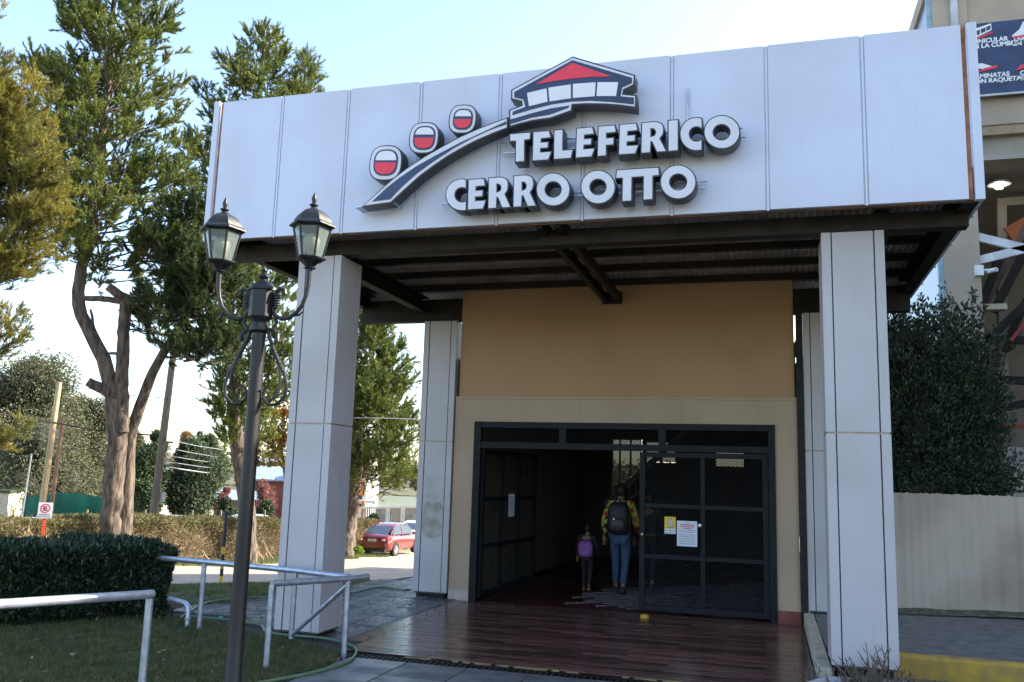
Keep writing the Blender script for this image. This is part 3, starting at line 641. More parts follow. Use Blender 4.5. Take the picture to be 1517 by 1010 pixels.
# ================================================================ RIGHT SIDE: wall, bush, concourse building
def wall_right():
    t = empty('retaining_wall', (9, 4.6, 0), label='stained pale concrete wall with faint vertical flutes below the big bush', cat='wall')
    M_c = stained('concrete_wall', (.52, .44, .36), (.27, .21, .16), (.12, .10, .07), .92)
    mb = MB(); nx = 300; nz = 12; v = []
    for j in range(nz+1):
        for i in range(nx+1):
            x = 7.0+7*i/nx; z = .1+(1.73-.1)*j/nz; d = .028*math.sin(x*2*PI/.21)*(.5+.5*math.sin(x*1.1)**2); v.append((x, 4.6+d+rnd.uniform(-.002, .002), z+(rnd.uniform(-.012, .012) if j == nz else 0)))
    mb.add(v, [(j*(nx+1)+i, j*(nx+1)+i+1, (j+1)*(nx+1)+i+1, (j+1)*(nx+1)+i) for j in range(nz) for i in range(nx)]); mb.box(7.0, 14, 4.64, 4.82, .05, 1.725)
    mb.build('wall_face', M_c, t, smooth=50)
    # moss and dirt crust along foot, as low soil ridge
    s = MB(); v = []
    for i in range(90):
        x = 7.0+i*.078; h = .02+.006*math.sin(i*.7)+rnd.uniform(-.004, .004); v += [(x, 4.40-rnd.uniform(0, .08), .17+.07*max(0, x-7.2)/2), (x, 4.5, .2+h*.6+.07*max(0, x-7.2)/2), (x, 4.585, .2+h+.07*max(0, x-7.2)/2)]
    s.add(v, [(i*3+j, i*3+j+1, i*3+j+4, i*3+j+3) for i in range(89) for j in range(2)]); s.build('dirt_foot', mat('dirt', (.16, .14, .10), .95, col2=(.06, .06, .035), scale=14, bump=.5), t)
wall_right()
tag(MB().box(7.0, 16, 4.84, 8.0, .1, 1.5).build('raised_bed', M_soil), kind='structure')

def leaves(name, P, D, Ln, Wd, m, parent=None, fold=.25):
    """pointed leaves: two quads folded along the midrib. P base, D direction, arrays"""
    n = len(P); A = RN.normal(size=(n, 3)); Xs = np.cross(D, A); Xs /= np.linalg.norm(Xs, axis=1)[:, None]+1e-9; Nn = np.cross(D, Xs)
    L = Ln[:, None]; w = Wd[:, None]; tip = P+D*L+Nn*L*-.12; mid = P+D*L*.5
    l = mid+Xs*w+Nn*w*fold; r = mid-Xs*w+Nn*w*fold
    V = np.concatenate([np.stack([P, l, tip], 1), np.stack([P, tip, r], 1)], 0)
    return link(name, tri_mesh(name, V), m, parent)
def unit(n):
    v = RN.normal(size=(n, 3)); return v/np.linalg.norm(v, axis=1)[:, None]

def bush_right():
    t = empty('evergreen_bush', (8.3, 5.6, 1.5), label='tall dark evergreen bush rising above the concrete wall', cat='bush')
    # uneven lobes
    lobes = [((8.05, 5.40, 2.78), (0.75, 0.55, 1.30)), ((8.50, 5.60, 3.18), (0.70, 0.60, 1.25)), ((8.62, 5.50, 2.58), (0.52, 0.50, 1.00)), ((7.70, 5.50, 3.08), (0.50, 0.50, 1.40)), ((8.35, 5.5, 2.0), (.95, .5, .55)), ((7.55, 5.6, 3.5), (.45, .4, .75)), ((7.35, 5.5, 2.3), (.4, .5, .8)), ((8.8, 5.35, 1.9), (.38, .4, .4)), ((7.9, 5.2, 1.75), (.8, .35, .35)), ((7.6, 5.3, 1.95), (.6, .4, .6))]
    Ps, Ds = [], []
    for c, r in lobes:
        n = int(13000*r[0]*r[2]); u = unit(n); rad = RN.uniform(.5, 1.05, n)**.7; k = RN.random(n)
        b = 1+.26*np.sin(u[:, 0]*8+c[0]*5)*np.cos(u[:, 2]*9+u[:, 1]*5); P = np.array(c)+u*np.array(r)*(rad*b)[:, None]
        d = u*.6+np.array([0, 0, .6])+RN.normal(0, .45, (n, 3)); Ps.append(P); Ds.append(d)
    # upright whippy shoots on top and right
    tw = MB()
    for k in range(95):
        c, r = rnd.choice(lobes[:6]); a = rnd.uniform(-1, 1); base = Vector((c[0]+a*r[0]*.85, c[1]+rnd.uniform(-.8, .6)*r[1], c[2]+r[2]*math.sqrt(max(.02, 1-a*a))*.85)); ln = rnd.uniform(.25, .62)
        d = Vector((a*.45+rnd.gauss(0, .12), rnd.gauss(0, .15), 1)).normalized(); tw.tube([base, base+d*ln*.5, base+d*ln], [.006, .004, .002], 4, cap=False); n = int(ln*95)
        tt = RN.random(n)*ln; P = np.array(base)+np.array(d)*tt[:, None]; Ps.append(P); Ds.append(unit(n)+np.array(d)*.8)
    P = np.concatenate(Ps); D = np.concatenate(Ds); D /= np.linalg.norm(D, axis=1)[:, None]; n = len(P)
    leaves('foliage', P, D, RN.uniform(.045, .095, n), RN.uniform(.011, .02, n), mat('bush_leaf', (.022, .042, .024), .42, col2=(.06, .085, .045), scale=9, trans=.12), t)
    tag(tw.build('shoots', M_bark, t), kind='stuff')
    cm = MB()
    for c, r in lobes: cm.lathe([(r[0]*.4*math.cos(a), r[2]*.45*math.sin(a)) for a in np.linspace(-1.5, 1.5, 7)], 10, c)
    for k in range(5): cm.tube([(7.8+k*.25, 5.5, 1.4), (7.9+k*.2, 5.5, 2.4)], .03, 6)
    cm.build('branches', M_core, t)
bush_right()

cb = empty('station_building', (12, 12, 0), label='tall beige concrete station building with a dark banner, at the right edge', cat='building')
M_beige = mat('beige_concrete', (.46, .38, .29), .9, col2=(.38, .31, .24), scale=1.2, bump=.15)
M_soffit = mat('soffit_grey', (.36, .32, .27), .9, var=.1, scale=2)
M_blueg = mat('blue_cladding', (.34, .42, .52), .3, var=.12, scale=2)
M_dark = mat('dark_interior', (.05, .045, .04), .9)
MB().box(8.93, 9.5, 8.0, 8.5, 0, 11).build('corner_pillar', M_beige, cb)
MB().box(8.84, 8.93, 8.02, 8.12, 0, 11).build('corner_pipe', mat('teal_pipe', (.25, .36, .40), .4), cb)
MB().box(8.96, 9.0, 8.52, 30, 0, 11).build('side_cladding', M_blueg, cb)
MB().box(9.0, 27, 28, 28.2, 0, 11).build('rear_wall', M_beige, cb)
MB().box(8.9, 27, 8.45, 30, 11, 11.3).build('roof', M_beige, cb)
MB().box(11.2, 27, 8.5, 14, 11.3, 18).build('unseen_shade_block', M_beige, cb)  # unseen block, added so that its shadow covers the lawn
MB().box(14.2, 27, -3, 8.4, 0, 10).build('unseen_sky_block', M_beige, cb)  # unseen mass, added to cut sky from the right and shade the foreground
MB().box(9.22, 9.34, 7.93, 7.99, 8, 11).build('downpipe', mat('pale_pipe', (.5, .5, .5), .4), cb)
MB().box(9.5, 24, 8.12, 8.45, 8.22, 11).build('upper_wall', M_beige, cb)
MB().box(9.5, 24, 7.86, 8.12, 9.98, 10.12).build('cornice', M_beige, cb)
MB().box(9.5, 24, 7.95, 8.12, 8.12, 8.60).build('spandrel', M_beige, cb)
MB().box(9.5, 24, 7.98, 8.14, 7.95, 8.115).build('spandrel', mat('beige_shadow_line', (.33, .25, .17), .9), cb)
MB().box(9.5, 24, 8.146, 13.4, 6.84+.75, 7.95).build('lintel', M_soffit, cb)
MB().box(9.5, 24, 8.0, 13.5, 7.50, 7.589).build('soffit', M_soffit, cb)
MB().box(9.5, 24, 13.3, 13.5, 0, 7.5).build('inner_wall', M_soffit, cb)
MB().box(23.8, 24, 8.5, 13.3, 0, 7.5).build('inner_wall', M_beige, cb)
def S8(px, py, y=9): return at_y(px, py, y)
# frames of the concourse
fr = MB()
for (a, b, w_) in (((1483, 295), (1487, 700), .16), ((1490, 300), (1620, 292), .16)):
    fr.beam(S8(*a, 10), S8(*b, 10), w_, w_)
fr.build('frame', M_soffit, cb)
br = MB(); br.beam(S8(1443, 350, 8.1), S8(1530, 371, 8.1), .09, .14); br.build('white_brace', mat('white_steel', (.62, .62, .64), .4), cb)
br = MB(); br.beam(S8(1445, 387, 8.1), S8(1530, 366, 8.1), .09, .14); br.build('white_brace', mat('white_steel', (.62, .62, .64), .4), cb)
M_brn = mat('brown_panel', (.13, .09, .07), .6)
for (a, b, w_) in (((1447, 470), (1517, 330), .3), ((1490, 520), (1560, 370), .3)):
    MB().beam(S8(*a, 9.8), S8(*b, 9.8), .9, .1).build('stair_flight', M_brn, cb)
dk = MB()
for (a, b) in (((1455, 450), (1490, 355)), ((1447, 520), (1530, 440)), ((1472, 462), (1520, 370)), ((1450, 500), (1530, 505)), ((1450, 560), (1530, 565)), ((1460, 610), (1530, 595))): dk.beam(S8(*a, 9), S8(*b, 9), .1, .14)
dk.build('dark_girder', M_steel, cb)
rd = MB(); rd.beam(S8(1497, 505, 8.9), S8(1530, 462, 8.9), .05, .06); rd.build('red_handrail', mat('red_rail', (.3, .02, .02), .5), cb)
MB().beam(S8(1447, 456, 8.6), S8(1490, 455, 8.6), .2, .1).build('cream_beam', mat('cream_steel', (.55, .48, .36), .6), cb)
MB().beam(S8(1495, 350, 9.4), S8(1540, 325, 9.4), .05, .35).build('orange_panel', mat('orange_panel', (.35, .09, .02), .6), cb)
MB().beam(S8(1480, 631, 8.6), S8(1540, 631, 8.6), .1, .07).build('red_shelf', mat('red_rail', (.3, .02, .02), .5), cb)
MB().box(9.4, 24, 8.55, 8.75, 0, 2.55).build('parapet', mat('pale_parapet', (.42, .36, .34), .9), cb)
for k in range(5): MB().box(9.3, 12.5, 8.36, 8.42, 1.72+k*.11, 1.78+k*.11).build('louvre_slat', mat('cream_steel', (.55, .48, .36), .6), cb)
# street lamp globe lit under soffit
p = S8(1480, 277, 9.0)
cl = empty('ceiling_lamp', p, label='lit round ceiling lamp under the concrete soffit', cat='ceiling lamp')
zz = 7.497
pl = at_z(1480, 272, zz-.08); lx, ly = pl[0], pl[1]
MB().lathe([(.20, -.10), (.17, -.05), (.06, -.02), (.05, 0)], 20, (lx, ly, zz)).build('shade', mat('white_enamel', (.7, .7, .7), .3), cl, smooth=40)
MB().lathe([(.001, -.19), (.06, -.17), (.09, -.12), (.05, -.07), (.02, -.06)], 14, (lx, ly, zz)).build('bulb', emit_mat('lit_bulb', (1, .93, .8), 9), cl, smooth=40)
# camera on bracket
sc = empty('security_camera', S8(1455, 402, 7.9), label='small white security camera on a box fixed to the beige pillar', cat='camera')
p = S8(1450, 401, 7.95); MB().box(p[0]-.07, p[0]+.07, 7.9, 8.0, p[2]-.09, p[2]+.09).build('junction_box', mat('white_enamel', (.7, .7, .7), .3), sc, bevel=.006)
MB().tube([(p[0]+.07, 7.93, p[2]), (p[0]+.16, 7.9, p[2])], .02, 8).tube([(p[0]+.14, 7.95, p[2]-.02), (p[0]+.24, 7.8, p[2]-.02)], .04, 12).build('camera_body', mat('white_enamel', (.7, .7, .7), .3), sc, smooth=40)
# banner
bn = empty('activity_banner', (11, 7.8, 9.3), label='dark navy banner with white activity names and small emblems on upper wall', cat='banner')
BZ0, BZ1 = 8.62, 9.96
MB().box(9.42, 14.5, 7.80, 7.84, BZ0, BZ1).build('banner_sheet', M_navy, bn); MB().box(9.42, 14.5, 7.77, 7.80, BZ0-.035, BZ0-.002).build('banner_rail', mat('pale_pipe', (.5, .5, .5), .4), bn)
M_wh = mat('print_white', (.75, .75, .75), .5, var=.02)
def btext(body, px, py, size, y=7.795):
    size *= .72; px += 6; py -= 2
    p = at_y(px, py, y); text_mesh('lettering', body, size, M_wh, bn, (p[0], y, p[2]), ext=.002, off=.0045)
btext('FUNICULAR\nEN LA CUMBRE', 1431, 67, .155); btext('CAMINATAS\nCON RAQUETAS', 1431, 119, .155); btext('TRINEOS\nEN LA NIEVE', 1494, 62, .155); btext('CAMINATAS\nEN BOSQUE', 1505, 113, .155)
def bshape(nm, pts, m, y0=7.788):
    L = [];
    for q in pts: p = at_y(*q, 7.79); L.append((p[0], p[2]))
    outline(nm, [L], y0, 7.799, m, bn)
cr = lambda x, y: (1300+x/2.972, y/2.972)
bshape('emblem', [cr(418, 130), cr(500, 102), cr(502, 132), cr(420, 172)], M_wh); bshape('emblem', [cr(424, 140), cr(450, 130), cr(450, 150), cr(424, 162)], M_navy, 7.784); bshape('emblem', [cr(455, 128), cr(475, 120), cr(475, 138), cr(455, 147)], M_navy, 7.784); bshape('emblem', [cr(479, 118), cr(497, 111), cr(497, 128), cr(479, 136)], M_navy, 7.784)
bshape('emblem', [cr(420, 172), cr(508, 138), cr(508, 144), cr(420, 182)], M_red, 7.784)
bshape('emblem', [cr(425, 282), cr(460, 278), cr(520, 296), cr(480, 306), cr(430, 298)], M_wh); bshape('emblem', [cr(432, 322), cr(470, 300), cr(530, 286), cr(520, 300), cr(470, 312)], M_red, 7.784)
bshape('emblem', [cr(590, 158), cr(625, 128), cr(640, 95), cr(660, 90), cr(660, 158)], M_wh); bshape('emblem', [cr(590, 162), cr(660, 150), cr(660, 158), cr(592, 168)], M_red, 7.784)
bshape('emblem', [cr(608, 312), cr(630, 286), cr(680, 280), cr(680, 300), cr(640, 300)], M_red, 7.784)

# planter rim and dry twigs at right column foot
pr = empty('planter_ring', (6.82, -.38, 0), label='low whitish cement ring around the right front column foot', cat='planter')
mb = MB(); pts = []
for k in range(33):
    a = 2*PI*k/32; pts.append((6.82+.62*math.cos(-a), -.38+.62*math.sin(-a), .07+.012*math.sin(k*1.3)))
mb.tube(pts, .065, 8, jit=.12); mb.build('rim', M_cement, pr, smooth=60)
MB().lathe([(.66, 0), (.66, .03), (.3, .075), (.001, .09)], 20, (6.82, -.38, 0)).build('soil', mat('dark_soil', (.05, .042, .032), .95, bump=.8), pr)
tw = empty('dry_shrub', (6.8, .1, .05), label='bare twiggy shrub growing at the foot of the right front column', cat='shrub')
mb = MB()
for k in range(70):
    b = Vector((6.78+rnd.gauss(0, .16), .02+rnd.gauss(0, .1), .05)); ln = rnd.uniform(.12, .42) if abs(b.x-6.78) < .2 else rnd.uniform(.08, .22); d = Vector((rnd.gauss(0, .45)+(b.x-6.78)*2, rnd.gauss(0, .35), 1)).normalized()
    p1 = b+d*ln*.5; p2 = p1+(d+Vector((rnd.gauss(0, .2), rnd.gauss(0, .2), 0))).normalized()*ln*.5; mb.tube([b, p1, p2], [.008, .006, .0035], 5, jit=.1)
    for q in range(2):
        s_ = b.lerp(p2, rnd.uniform(.4, .9)); mb.tube([s_, s_+Vector((rnd.gauss(0, .5), rnd.gauss(0, .5), .7)).normalized()*rnd.uniform(.04, .12)], [.004, .002], 4)
mb.build('twigs', mat('dry_twig', (.13, .095, .07), .9), tw)
n = 900; P = np.array([6.78, -.02, .06])+RN.normal(0, [.22, .14, .05], (n, 3)); P[:, 2] = abs(P[:, 2]); D = unit(n); D[:, 2] = abs(D[:, 2])
leaves('dead_leaves', P, D, RN.uniform(.03, .055, n), RN.uniform(.008, .014, n), mat('dead_leaf', (.10, .065, .04), .8, col2=(.05, .05, .025), scale=9), tw)

# ================================================================ LAMP POST
LP = Vector((2.437, -2.82, .0))
lp = empty('street_lamp', LP, label='black cast iron street lamp with two lanterns standing on the lawn', cat='street lamp')
mb = MB(); mb.lathe([(.095, 0), (.095, .12), (.058, .2), (.053, 1.0), (.048, 2.74), (.07, 2.76), (.07, 2.79), (.05, 2.83)], 20, LP); mb.build('post', M_post, lp, smooth=35)
mb = MB(); mb.lathe([(.055, 2.82), (.085, 2.85), (.095, 2.86), (.095, 3.05), (.106, 3.06), (.10, 3.08), (.06, 3.115), (.03, 3.13), (.020, 3.14), (.042, 3.16), (.042, 3.172), (.018, 3.19), (.027, 3.205), (.012, 3.23), (.003, 3.245)], 6, LP, rot=.35); mb.build('head', M_iron, lp, smooth=20)
def arc(c, r, a0, a1, n, dirx, z0=0): return [Vector((c[0]+dirx.x*r*math.cos(a), c[1]+dirx.y*r*math.cos(a), c[2]+r*math.sin(a))) for a in np.linspace(a0, a1, n)]
AR = Vector((.995, .10, 0)).normalized()
SXY, SZ = .90, .76
def lat(mb, prof, n, c, **k): return mb.lathe([(r_*SXY, z_*SZ) for r_, z_ in prof], n, c, **k)
def lantern(c, parent):
    ln = MB(); rot = .32
    lat(ln, [(.03, 0), (.055, .005), (.035, .02), (.06, .05), (.085, .075), (.118, .085), (.130, .10), (.118, .112)], 6, c, rot=rot); base = ln.build('lantern', M_iron, parent, smooth=20)
    rb_, rt_, zb, zt = .098*SXY, .150*SXY, .112*SZ, .40*SZ
    for k in range(6):
        a = rot+PI*k/3; b = a+PI/3
        p = [Vector((c[0]+r*math.cos(t), c[1]+r*math.sin(t), c[2]+z)) for (r, t, z) in ((rb_, a, zb), (rb_, b, zb), (rt_, b, zt), (rt_, a, zt))]
        MB().poly(p).build('pane', M_lglass, base)
        q = MB(); q.tube([p[0], p[3]], .0085, 6); q.tube([p[3], p[2]], .007, 5); q.build('glazing_bar', M_iron, base, smooth=40)
    q = MB(); lat(q, [(.152, .40), (.190, .415), (.188, .432), (.160, .455), (.148, .49), (.125, .53), (.09, .565), (.045, .59), (.035, .60)], 6, c, rot=rot); q.build('lantern_roof', M_iron, base, smooth=18)
    q = MB(); lat(q, [(.03, .598), (.02, .615), (.036, .63), (.036, .638), (.014, .65), (.02, .68), (.022, .70), (.012, .735), (.001, .765)], 12, c); q.build('finial', M_iron, base, smooth=40)
    q = MB(); lat(q, [(.03, .11), (.03, .16), (.045, .18), (.062, .23), (.068, .28), (.055, .33), (.001, .36)], 14, c); q.build('bulb', mat('frosted_bulb', (.62, .58, .42), .35), base, smooth=50)
M_lglass = glass_mat('lantern_glass', (.22, .27, .26), .5, .06)
for s in (-1, 1):
    d = AR*s; off = .355; zt = 3.215 if s > 0 else 3.20
    pts = [LP+d*.09+Vector((0, 0, 2.93))]
    for u, z in ((.12, 2.865), (.17, 2.845), (.22, 2.855), (.27, 2.885), (.315, 2.945), (.34, 3.015), (.352, 3.09), (.355, zt)): pts.append(LP+d*u+Vector((0, 0, z)))
    arm = MB().tube(pts, [.018, .017, .016, .016, .015, .015, .014, .016, .02], 10).build('arm', M_iron, lp, smooth=40)
    # collar rings, curls
    q = MB()
    for k in range(6): q.lathe([(.0, -.006), (.03, -.004), (.03, .004), (.0, .006)], 10, LP+d*.115+Vector((0, 0, 2.93+k*.018)))
    q.build('collar', M_iron, arm, smooth=40); q = MB()
    q.tube([LP+d*u+Vector((0, 0, z)) for u, z in ((.10, 3.02), (.115, 3.055), (.145, 3.07), (.17, 3.06), (.172, 3.03))], [.014, .015, .015, .017, .022], 8)
    q.build('curl', M_iron, arm, smooth=40); q = MB()
    q.tube([LP+d*u+Vector((0, 0, z)) for u, z in ((.09, 2.93), (.13, 2.82), (.10, 2.775), (.12, 2.74), (.15, 2.745))], [.014, .013, .012, .013, .014], 8)
    q.build('curl', M_iron, arm, smooth=40); q = MB()
    q.tube([LP+d*u+Vector((0, 0, z)) for u, z in ((.065, 2.77), (.11, 2.765), (.14, 2.73), (.142, 2.68))], [.012, .014, .016, .018], 8)
    q.build('curl', M_iron, arm, smooth=40); q = MB()
    q.tube([LP+d*u+Vector((0, 0, z)) for u, z in ((.26, 2.875), (.30, 2.875), (.325, 2.90))], [.012, .008, .004], 6)
    q.build('curl', M_iron, arm, smooth=40)
    # twisted hoop scroll
    sc_ = MB(); loop = [LP+d*(u*1.2 if z < 2.75 else u)+Vector((0, 0, z)) for u, z in ((.055, 2.790), (.075, 2.690), (.12, 2.570), (.175, 2.460), (.20, 2.360), (.19, 2.280), (.145, 2.225), (.09, 2.220), (.055, 2.270), (.06, 2.335), (.09, 2.365))]
    sc_.tube(loop, [.013]*4+[.012]*4+[.009, .008, .006], 6)
    lo2 = [LP+Vector((-d.y, d.x, 0))*.09*math.sin(min(1, i/5)*PI*.9)+d*u*1.15+Vector((0, 0, z)) for i, (u, z) in enumerate(((.05, 2.790), (.065, 2.690), (.095, 2.570), (.125, 2.460), (.135, 2.360), (.12, 2.280), (.075, 2.225)))]
    sc_.tube(lo2, .010, 6)
    for k in range(9):
        a = loop[1].lerp(loop[3], k/9+.03); b = loop[1].lerp(loop[3], k/9+.08); sc_.tube([a, b], [.018, .013], 4)
    sc_.build('scroll', M_iron, lp, smooth=40)
    lantern(LP+d*.355+Vector((0, 0, zt)), lp)

# ================================================================ PIPE RAILS
def V3(a): return Vector([float(x) for x in a])
def rail(label, bars, posts):
    t = empty('pipe_rail', (bars[0][0][0], bars[0][0][1], 0), label=label, cat='railing')
    for b in bars: 
        MB().tube(b, .031, 14).build('top_rail', M_galv, t, smooth=50)
    for (p, q) in posts: MB().tube([p, q], .027, 12).build('rail_post', M_galv, t, smooth=50)
    return t
a = at_d(-120, 903, 4.9); b = at_d(226, 880, 6.3)
pt = at_d(222, 884, 6.3)
rail('near pipe rail at the lower left corner with one post', [[a, b]], [(pt, (pt[0]-.0, pt[1], -.08)), (at_d(-90, 905, 5.0), (*at_d(-90, 905, 5.0)[:2], -.05))])
A0 = V3(at_d(180, 822, 11)); A1 = V3(at_d(303, 832, 9.7)); A2 = V3(at_d(438, 845, 9.15)); A3 = V3(at_d(517, 855, 8.72))
B0 = V3(at_d(403, 864, 7.95)); B1 = V3(at_d(516, 857, 8.6)); B2 = V3(at_d(545, 854, 8.8))
t = rail('angled pair of pipe rails before the left front column, joined by a slanting brace', [[A0, A1, A2, A3], [B0, B1, B2]],
     [(A1-Vector((0, 0, .02)), (A1.x, A1.y, -.05)), (A2-Vector((0, 0, .02)), (A2.x, A2.y, .06)), (B0-Vector((0, 0, .02)), (B0.x, B0.y, -.06)), (B1-Vector((0, 0, .02)), (B1.x, B1.y, -.02))])
MB().tube([(A2.x, A2.y, .09), B1-Vector((0, 0, .06))], .022, 10).build('brace', M_galv, t, smooth=50)
MB().tube([A3, A3+Vector((.12, .10, -.02)), B2+Vector((0.0, .04, -.04)), B2], .014, 8).build('end_loop', M_galv, t, smooth=50)
# bent standpipe by the hedge
p0 = V3(at_z(238, 900, .25)); p1 = V3(at_z(277, 932, 0)); 
mb = MB(); mb.tube([p1+Vector((0, 0, -.05)), p1+Vector((0, 0, .17)), p1+Vector((-.01, .01, .23)), p1+Vector((-.06, .02, .27)), p1+Vector((-.35, .12, .29))], .03, 10); mb.lathe([(.036, .1), (.036, .125)], 12, p1)
tag(mb.build('bent_pipe', M_galv, smooth=50), label='short bent grey pipe rising from the ground beside the dark hedge', cat='pipe')
# garden hose
hp = [at_z(*q, .035) for q in ((268, 915), (300, 895), (345, 888), (420, 884), (500, 882), (560, 870), (600, 874), (608, 870))]
hp = [(max(-3, p[0]), p[1], .04) for p in hp]
hp2 = [(-.69, .92, .04), (-.35, .90, .04), (.0, .86, .04), (.45, .74, .04), (.80, .36, .04), (1.42, .34, .04), (1.75, .22, .035), (1.98, .02, .03), (2.12, -.28, .03), (2.20, -.60, .03), (2.16, -.95, .03), (2.08, -1.25, .03), (1.9, -1.7, .03), (1.6, -2.6, .02)]
def smoothpts(P, n=6):
    P = [Vector(p) for p in P]; o = []
    for i in range(len(P)-1):
        p0, p1, p2, p3 = P[max(i-1, 0)], P[i], P[i+1], P[min(i+2, len(P)-1)]
        for k in range(n):
            t = k/n; o.append(.5*((2*p1)+(-p0+p2)*t+(2*p0-5*p1+4*p2-p3)*t*t+(-p0+3*p1-3*p2+p3)*t**3))
    o.append(P[-1]); return o
hs = empty('garden_hose', (1, .5, 0), label='green garden hose lying across the tiles and curling round the lawn corner', cat='hose')
MB().tube(smoothpts(hp), .013, 8).build('hose_run', M_hose, hs, smooth=60); MB().tube(smoothpts(hp2), .015, 8).build('hose_run', M_hose, hs, smooth=60)
MB().lathe([(.02, -.03), (.026, -.02), (.026, .02), (.018, .03)], 10, (-.18, .9, .045), axis='x').build('connector', mat('teal_plastic', (.02, .25, .16), .4), hs, smooth=40)

# ================================================================ PLANTS: hedge near, lawn, far hedge
def near_hedge():
    t = empty('laurel_hedge', (-2.4, .2, 0), label='dark glossy clipped laurel hedge behind the near pipe rail', cat='hedge')
    # footprint: front edge from (-4.6,-3.6) to (-.82,.75)
    fa = np.array([-4.9, -4.4]); fb = np.array([-.86, .77]); dirv = (fb-fa)/np.linalg.norm(fb-fa); nrm = np.array([-dirv[1], dirv[0]]); ln = np.linalg.norm(fb-fa); dp = 1.5; ht = .84
    def rough(u, w): return .06*np.sin(u*5.1+w*3)+.05*np.sin(u*11+w*9+1)+.03*np.sin(u*23+w*17)
    Ps, Ds = [], []
    def add(n, kind):
        u = RN.random(n)*ln; w = RN.random(n)
        if kind == 'front': z = w*ht; q = rough(u, z)-RN.random(n)**2*.22-.12*((z/ht) < .15); xy = fa+dirv*u[:, None]-nrm*q[:, None]; nn = np.stack([-nrm[0]*np.ones(n), -nrm[1]*np.ones(n), np.zeros(n)], 1)
        elif kind == 'top': v = w*dp; z = ht+rough(u, v)*.8-RN.random(n)**2*.16; xy = fa+dirv*u[:, None]+nrm*v[:, None]; nn = np.tile([0, 0, 1.], (n, 1))
        else: v = RN.random(n)*dp; z = w*ht; q = rough(v, z)-RN.random(n)**2*.2; xy = fb+nrm*v[:, None]+dirv*q[:, None]; nn = np.tile([dirv[0], dirv[1], 0], (n, 1))
        P = np.column_stack([xy, z]); D = nn*.55+np.array([0, 0, .65])+RN.normal(0, .42, (n, 3)); D /= np.linalg.norm(D, axis=1)[:, None]; Ps.append(P); Ds.append(D)
    add(30000, 'front'); add(16000, 'top'); add(9000, 'side')
    P = np.concatenate(Ps); D = np.concatenate(Ds); P -= D*.04; n = len(P)
    leaves('foliage', P, D, RN.uniform(.06, .105, n), RN.uniform(.012, .02, n), M_laurel, t, .35)
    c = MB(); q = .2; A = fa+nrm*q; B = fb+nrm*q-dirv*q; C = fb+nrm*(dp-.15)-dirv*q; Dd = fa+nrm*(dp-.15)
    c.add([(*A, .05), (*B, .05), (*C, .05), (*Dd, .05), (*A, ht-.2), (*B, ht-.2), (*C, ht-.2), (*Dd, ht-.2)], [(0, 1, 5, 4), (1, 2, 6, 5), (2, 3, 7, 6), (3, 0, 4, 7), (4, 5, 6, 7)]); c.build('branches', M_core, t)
near_hedge()
def blades(name, poly_fn, n, box, h, m):
    x0, x1, y0, y1 = box; X = RN.uniform(x0, x1, n*3); Y = RN.uniform(y0, y1, n*3); k = poly_fn(X, Y); X = X[k][:n]; Y = Y[k][:n]; n = len(X)
    clump = .55+.45*np.sin(X*7+np.sin(Y*5))*np.sin(Y*8+np.cos(X*6)); H = h*(.5+RN.random(n)*.7)*(.6+.5*clump); Z = np.interp(Y, GY, GZ)
    a = RN.uniform(0, 2*PI, n); w = RN.uniform(.003, .0065, n); lean = RN.normal(0, .4, (n, 2))*H[:, None]
    B = np.stack([X, Y, Z], 1); s = np.stack([np.cos(a)*w, np.sin(a)*w, np.zeros(n)], 1); T = B+np.column_stack([lean, H])
    return tag(link(name, tri_mesh(name, np.stack([B-s, B+s, T], 1)), m), kind='stuff')
def in_lawn(X, Y): 
    xr = np.interp(Y, [-9, -3, -1.3, -.7, -.15, .1, .32, .75, .95], [2.15, 1.95, 1.95, 2.08, 1.9, 1.35, .78, -.1, -1.0]); return (X < xr) & (Y < .95+RN.normal(0, .02, X.shape))
g = blades('grass', in_lawn, 130000, (-2.6, 2.15, -4.2, 1.0), .07, M_grass); g['label'] = 'short green lawn grass in the shade around the lamp post'
def in_verge(X, Y):
    xl = np.interp(Y, [-6, 1.5, 4.9, 17.3, 50], [-9, -3.3, -3.2, -4.4, -6.3]); xr = np.interp(Y, [-6, .9, 1.9, 6.4, 12], [-6, -1.7, -1.1, -.07, 1.2]); return (X > xl) & (X < xr)
M_grass2 = mat('verge_blade', (.10, .12, .025), .7, col2=(.06, .09, .02), scale=2, trans=.3)
g = blades('verge_grass', in_verge, 60000, (-5, 1.2, .5, 15), .06, M_grass2); g['label'] = 'strip of grass between the tiled path and the gravel road'
# grass fringe below the far hedge
g = blades('hedge_grass', lambda X, Y: X < -10.9+.3*np.sin(Y*2), 16000, (-12.2, -10.5, 9, 30), .16, M_grass2); g['label'] = 'thin sunlit grass along the foot of the far hedge'

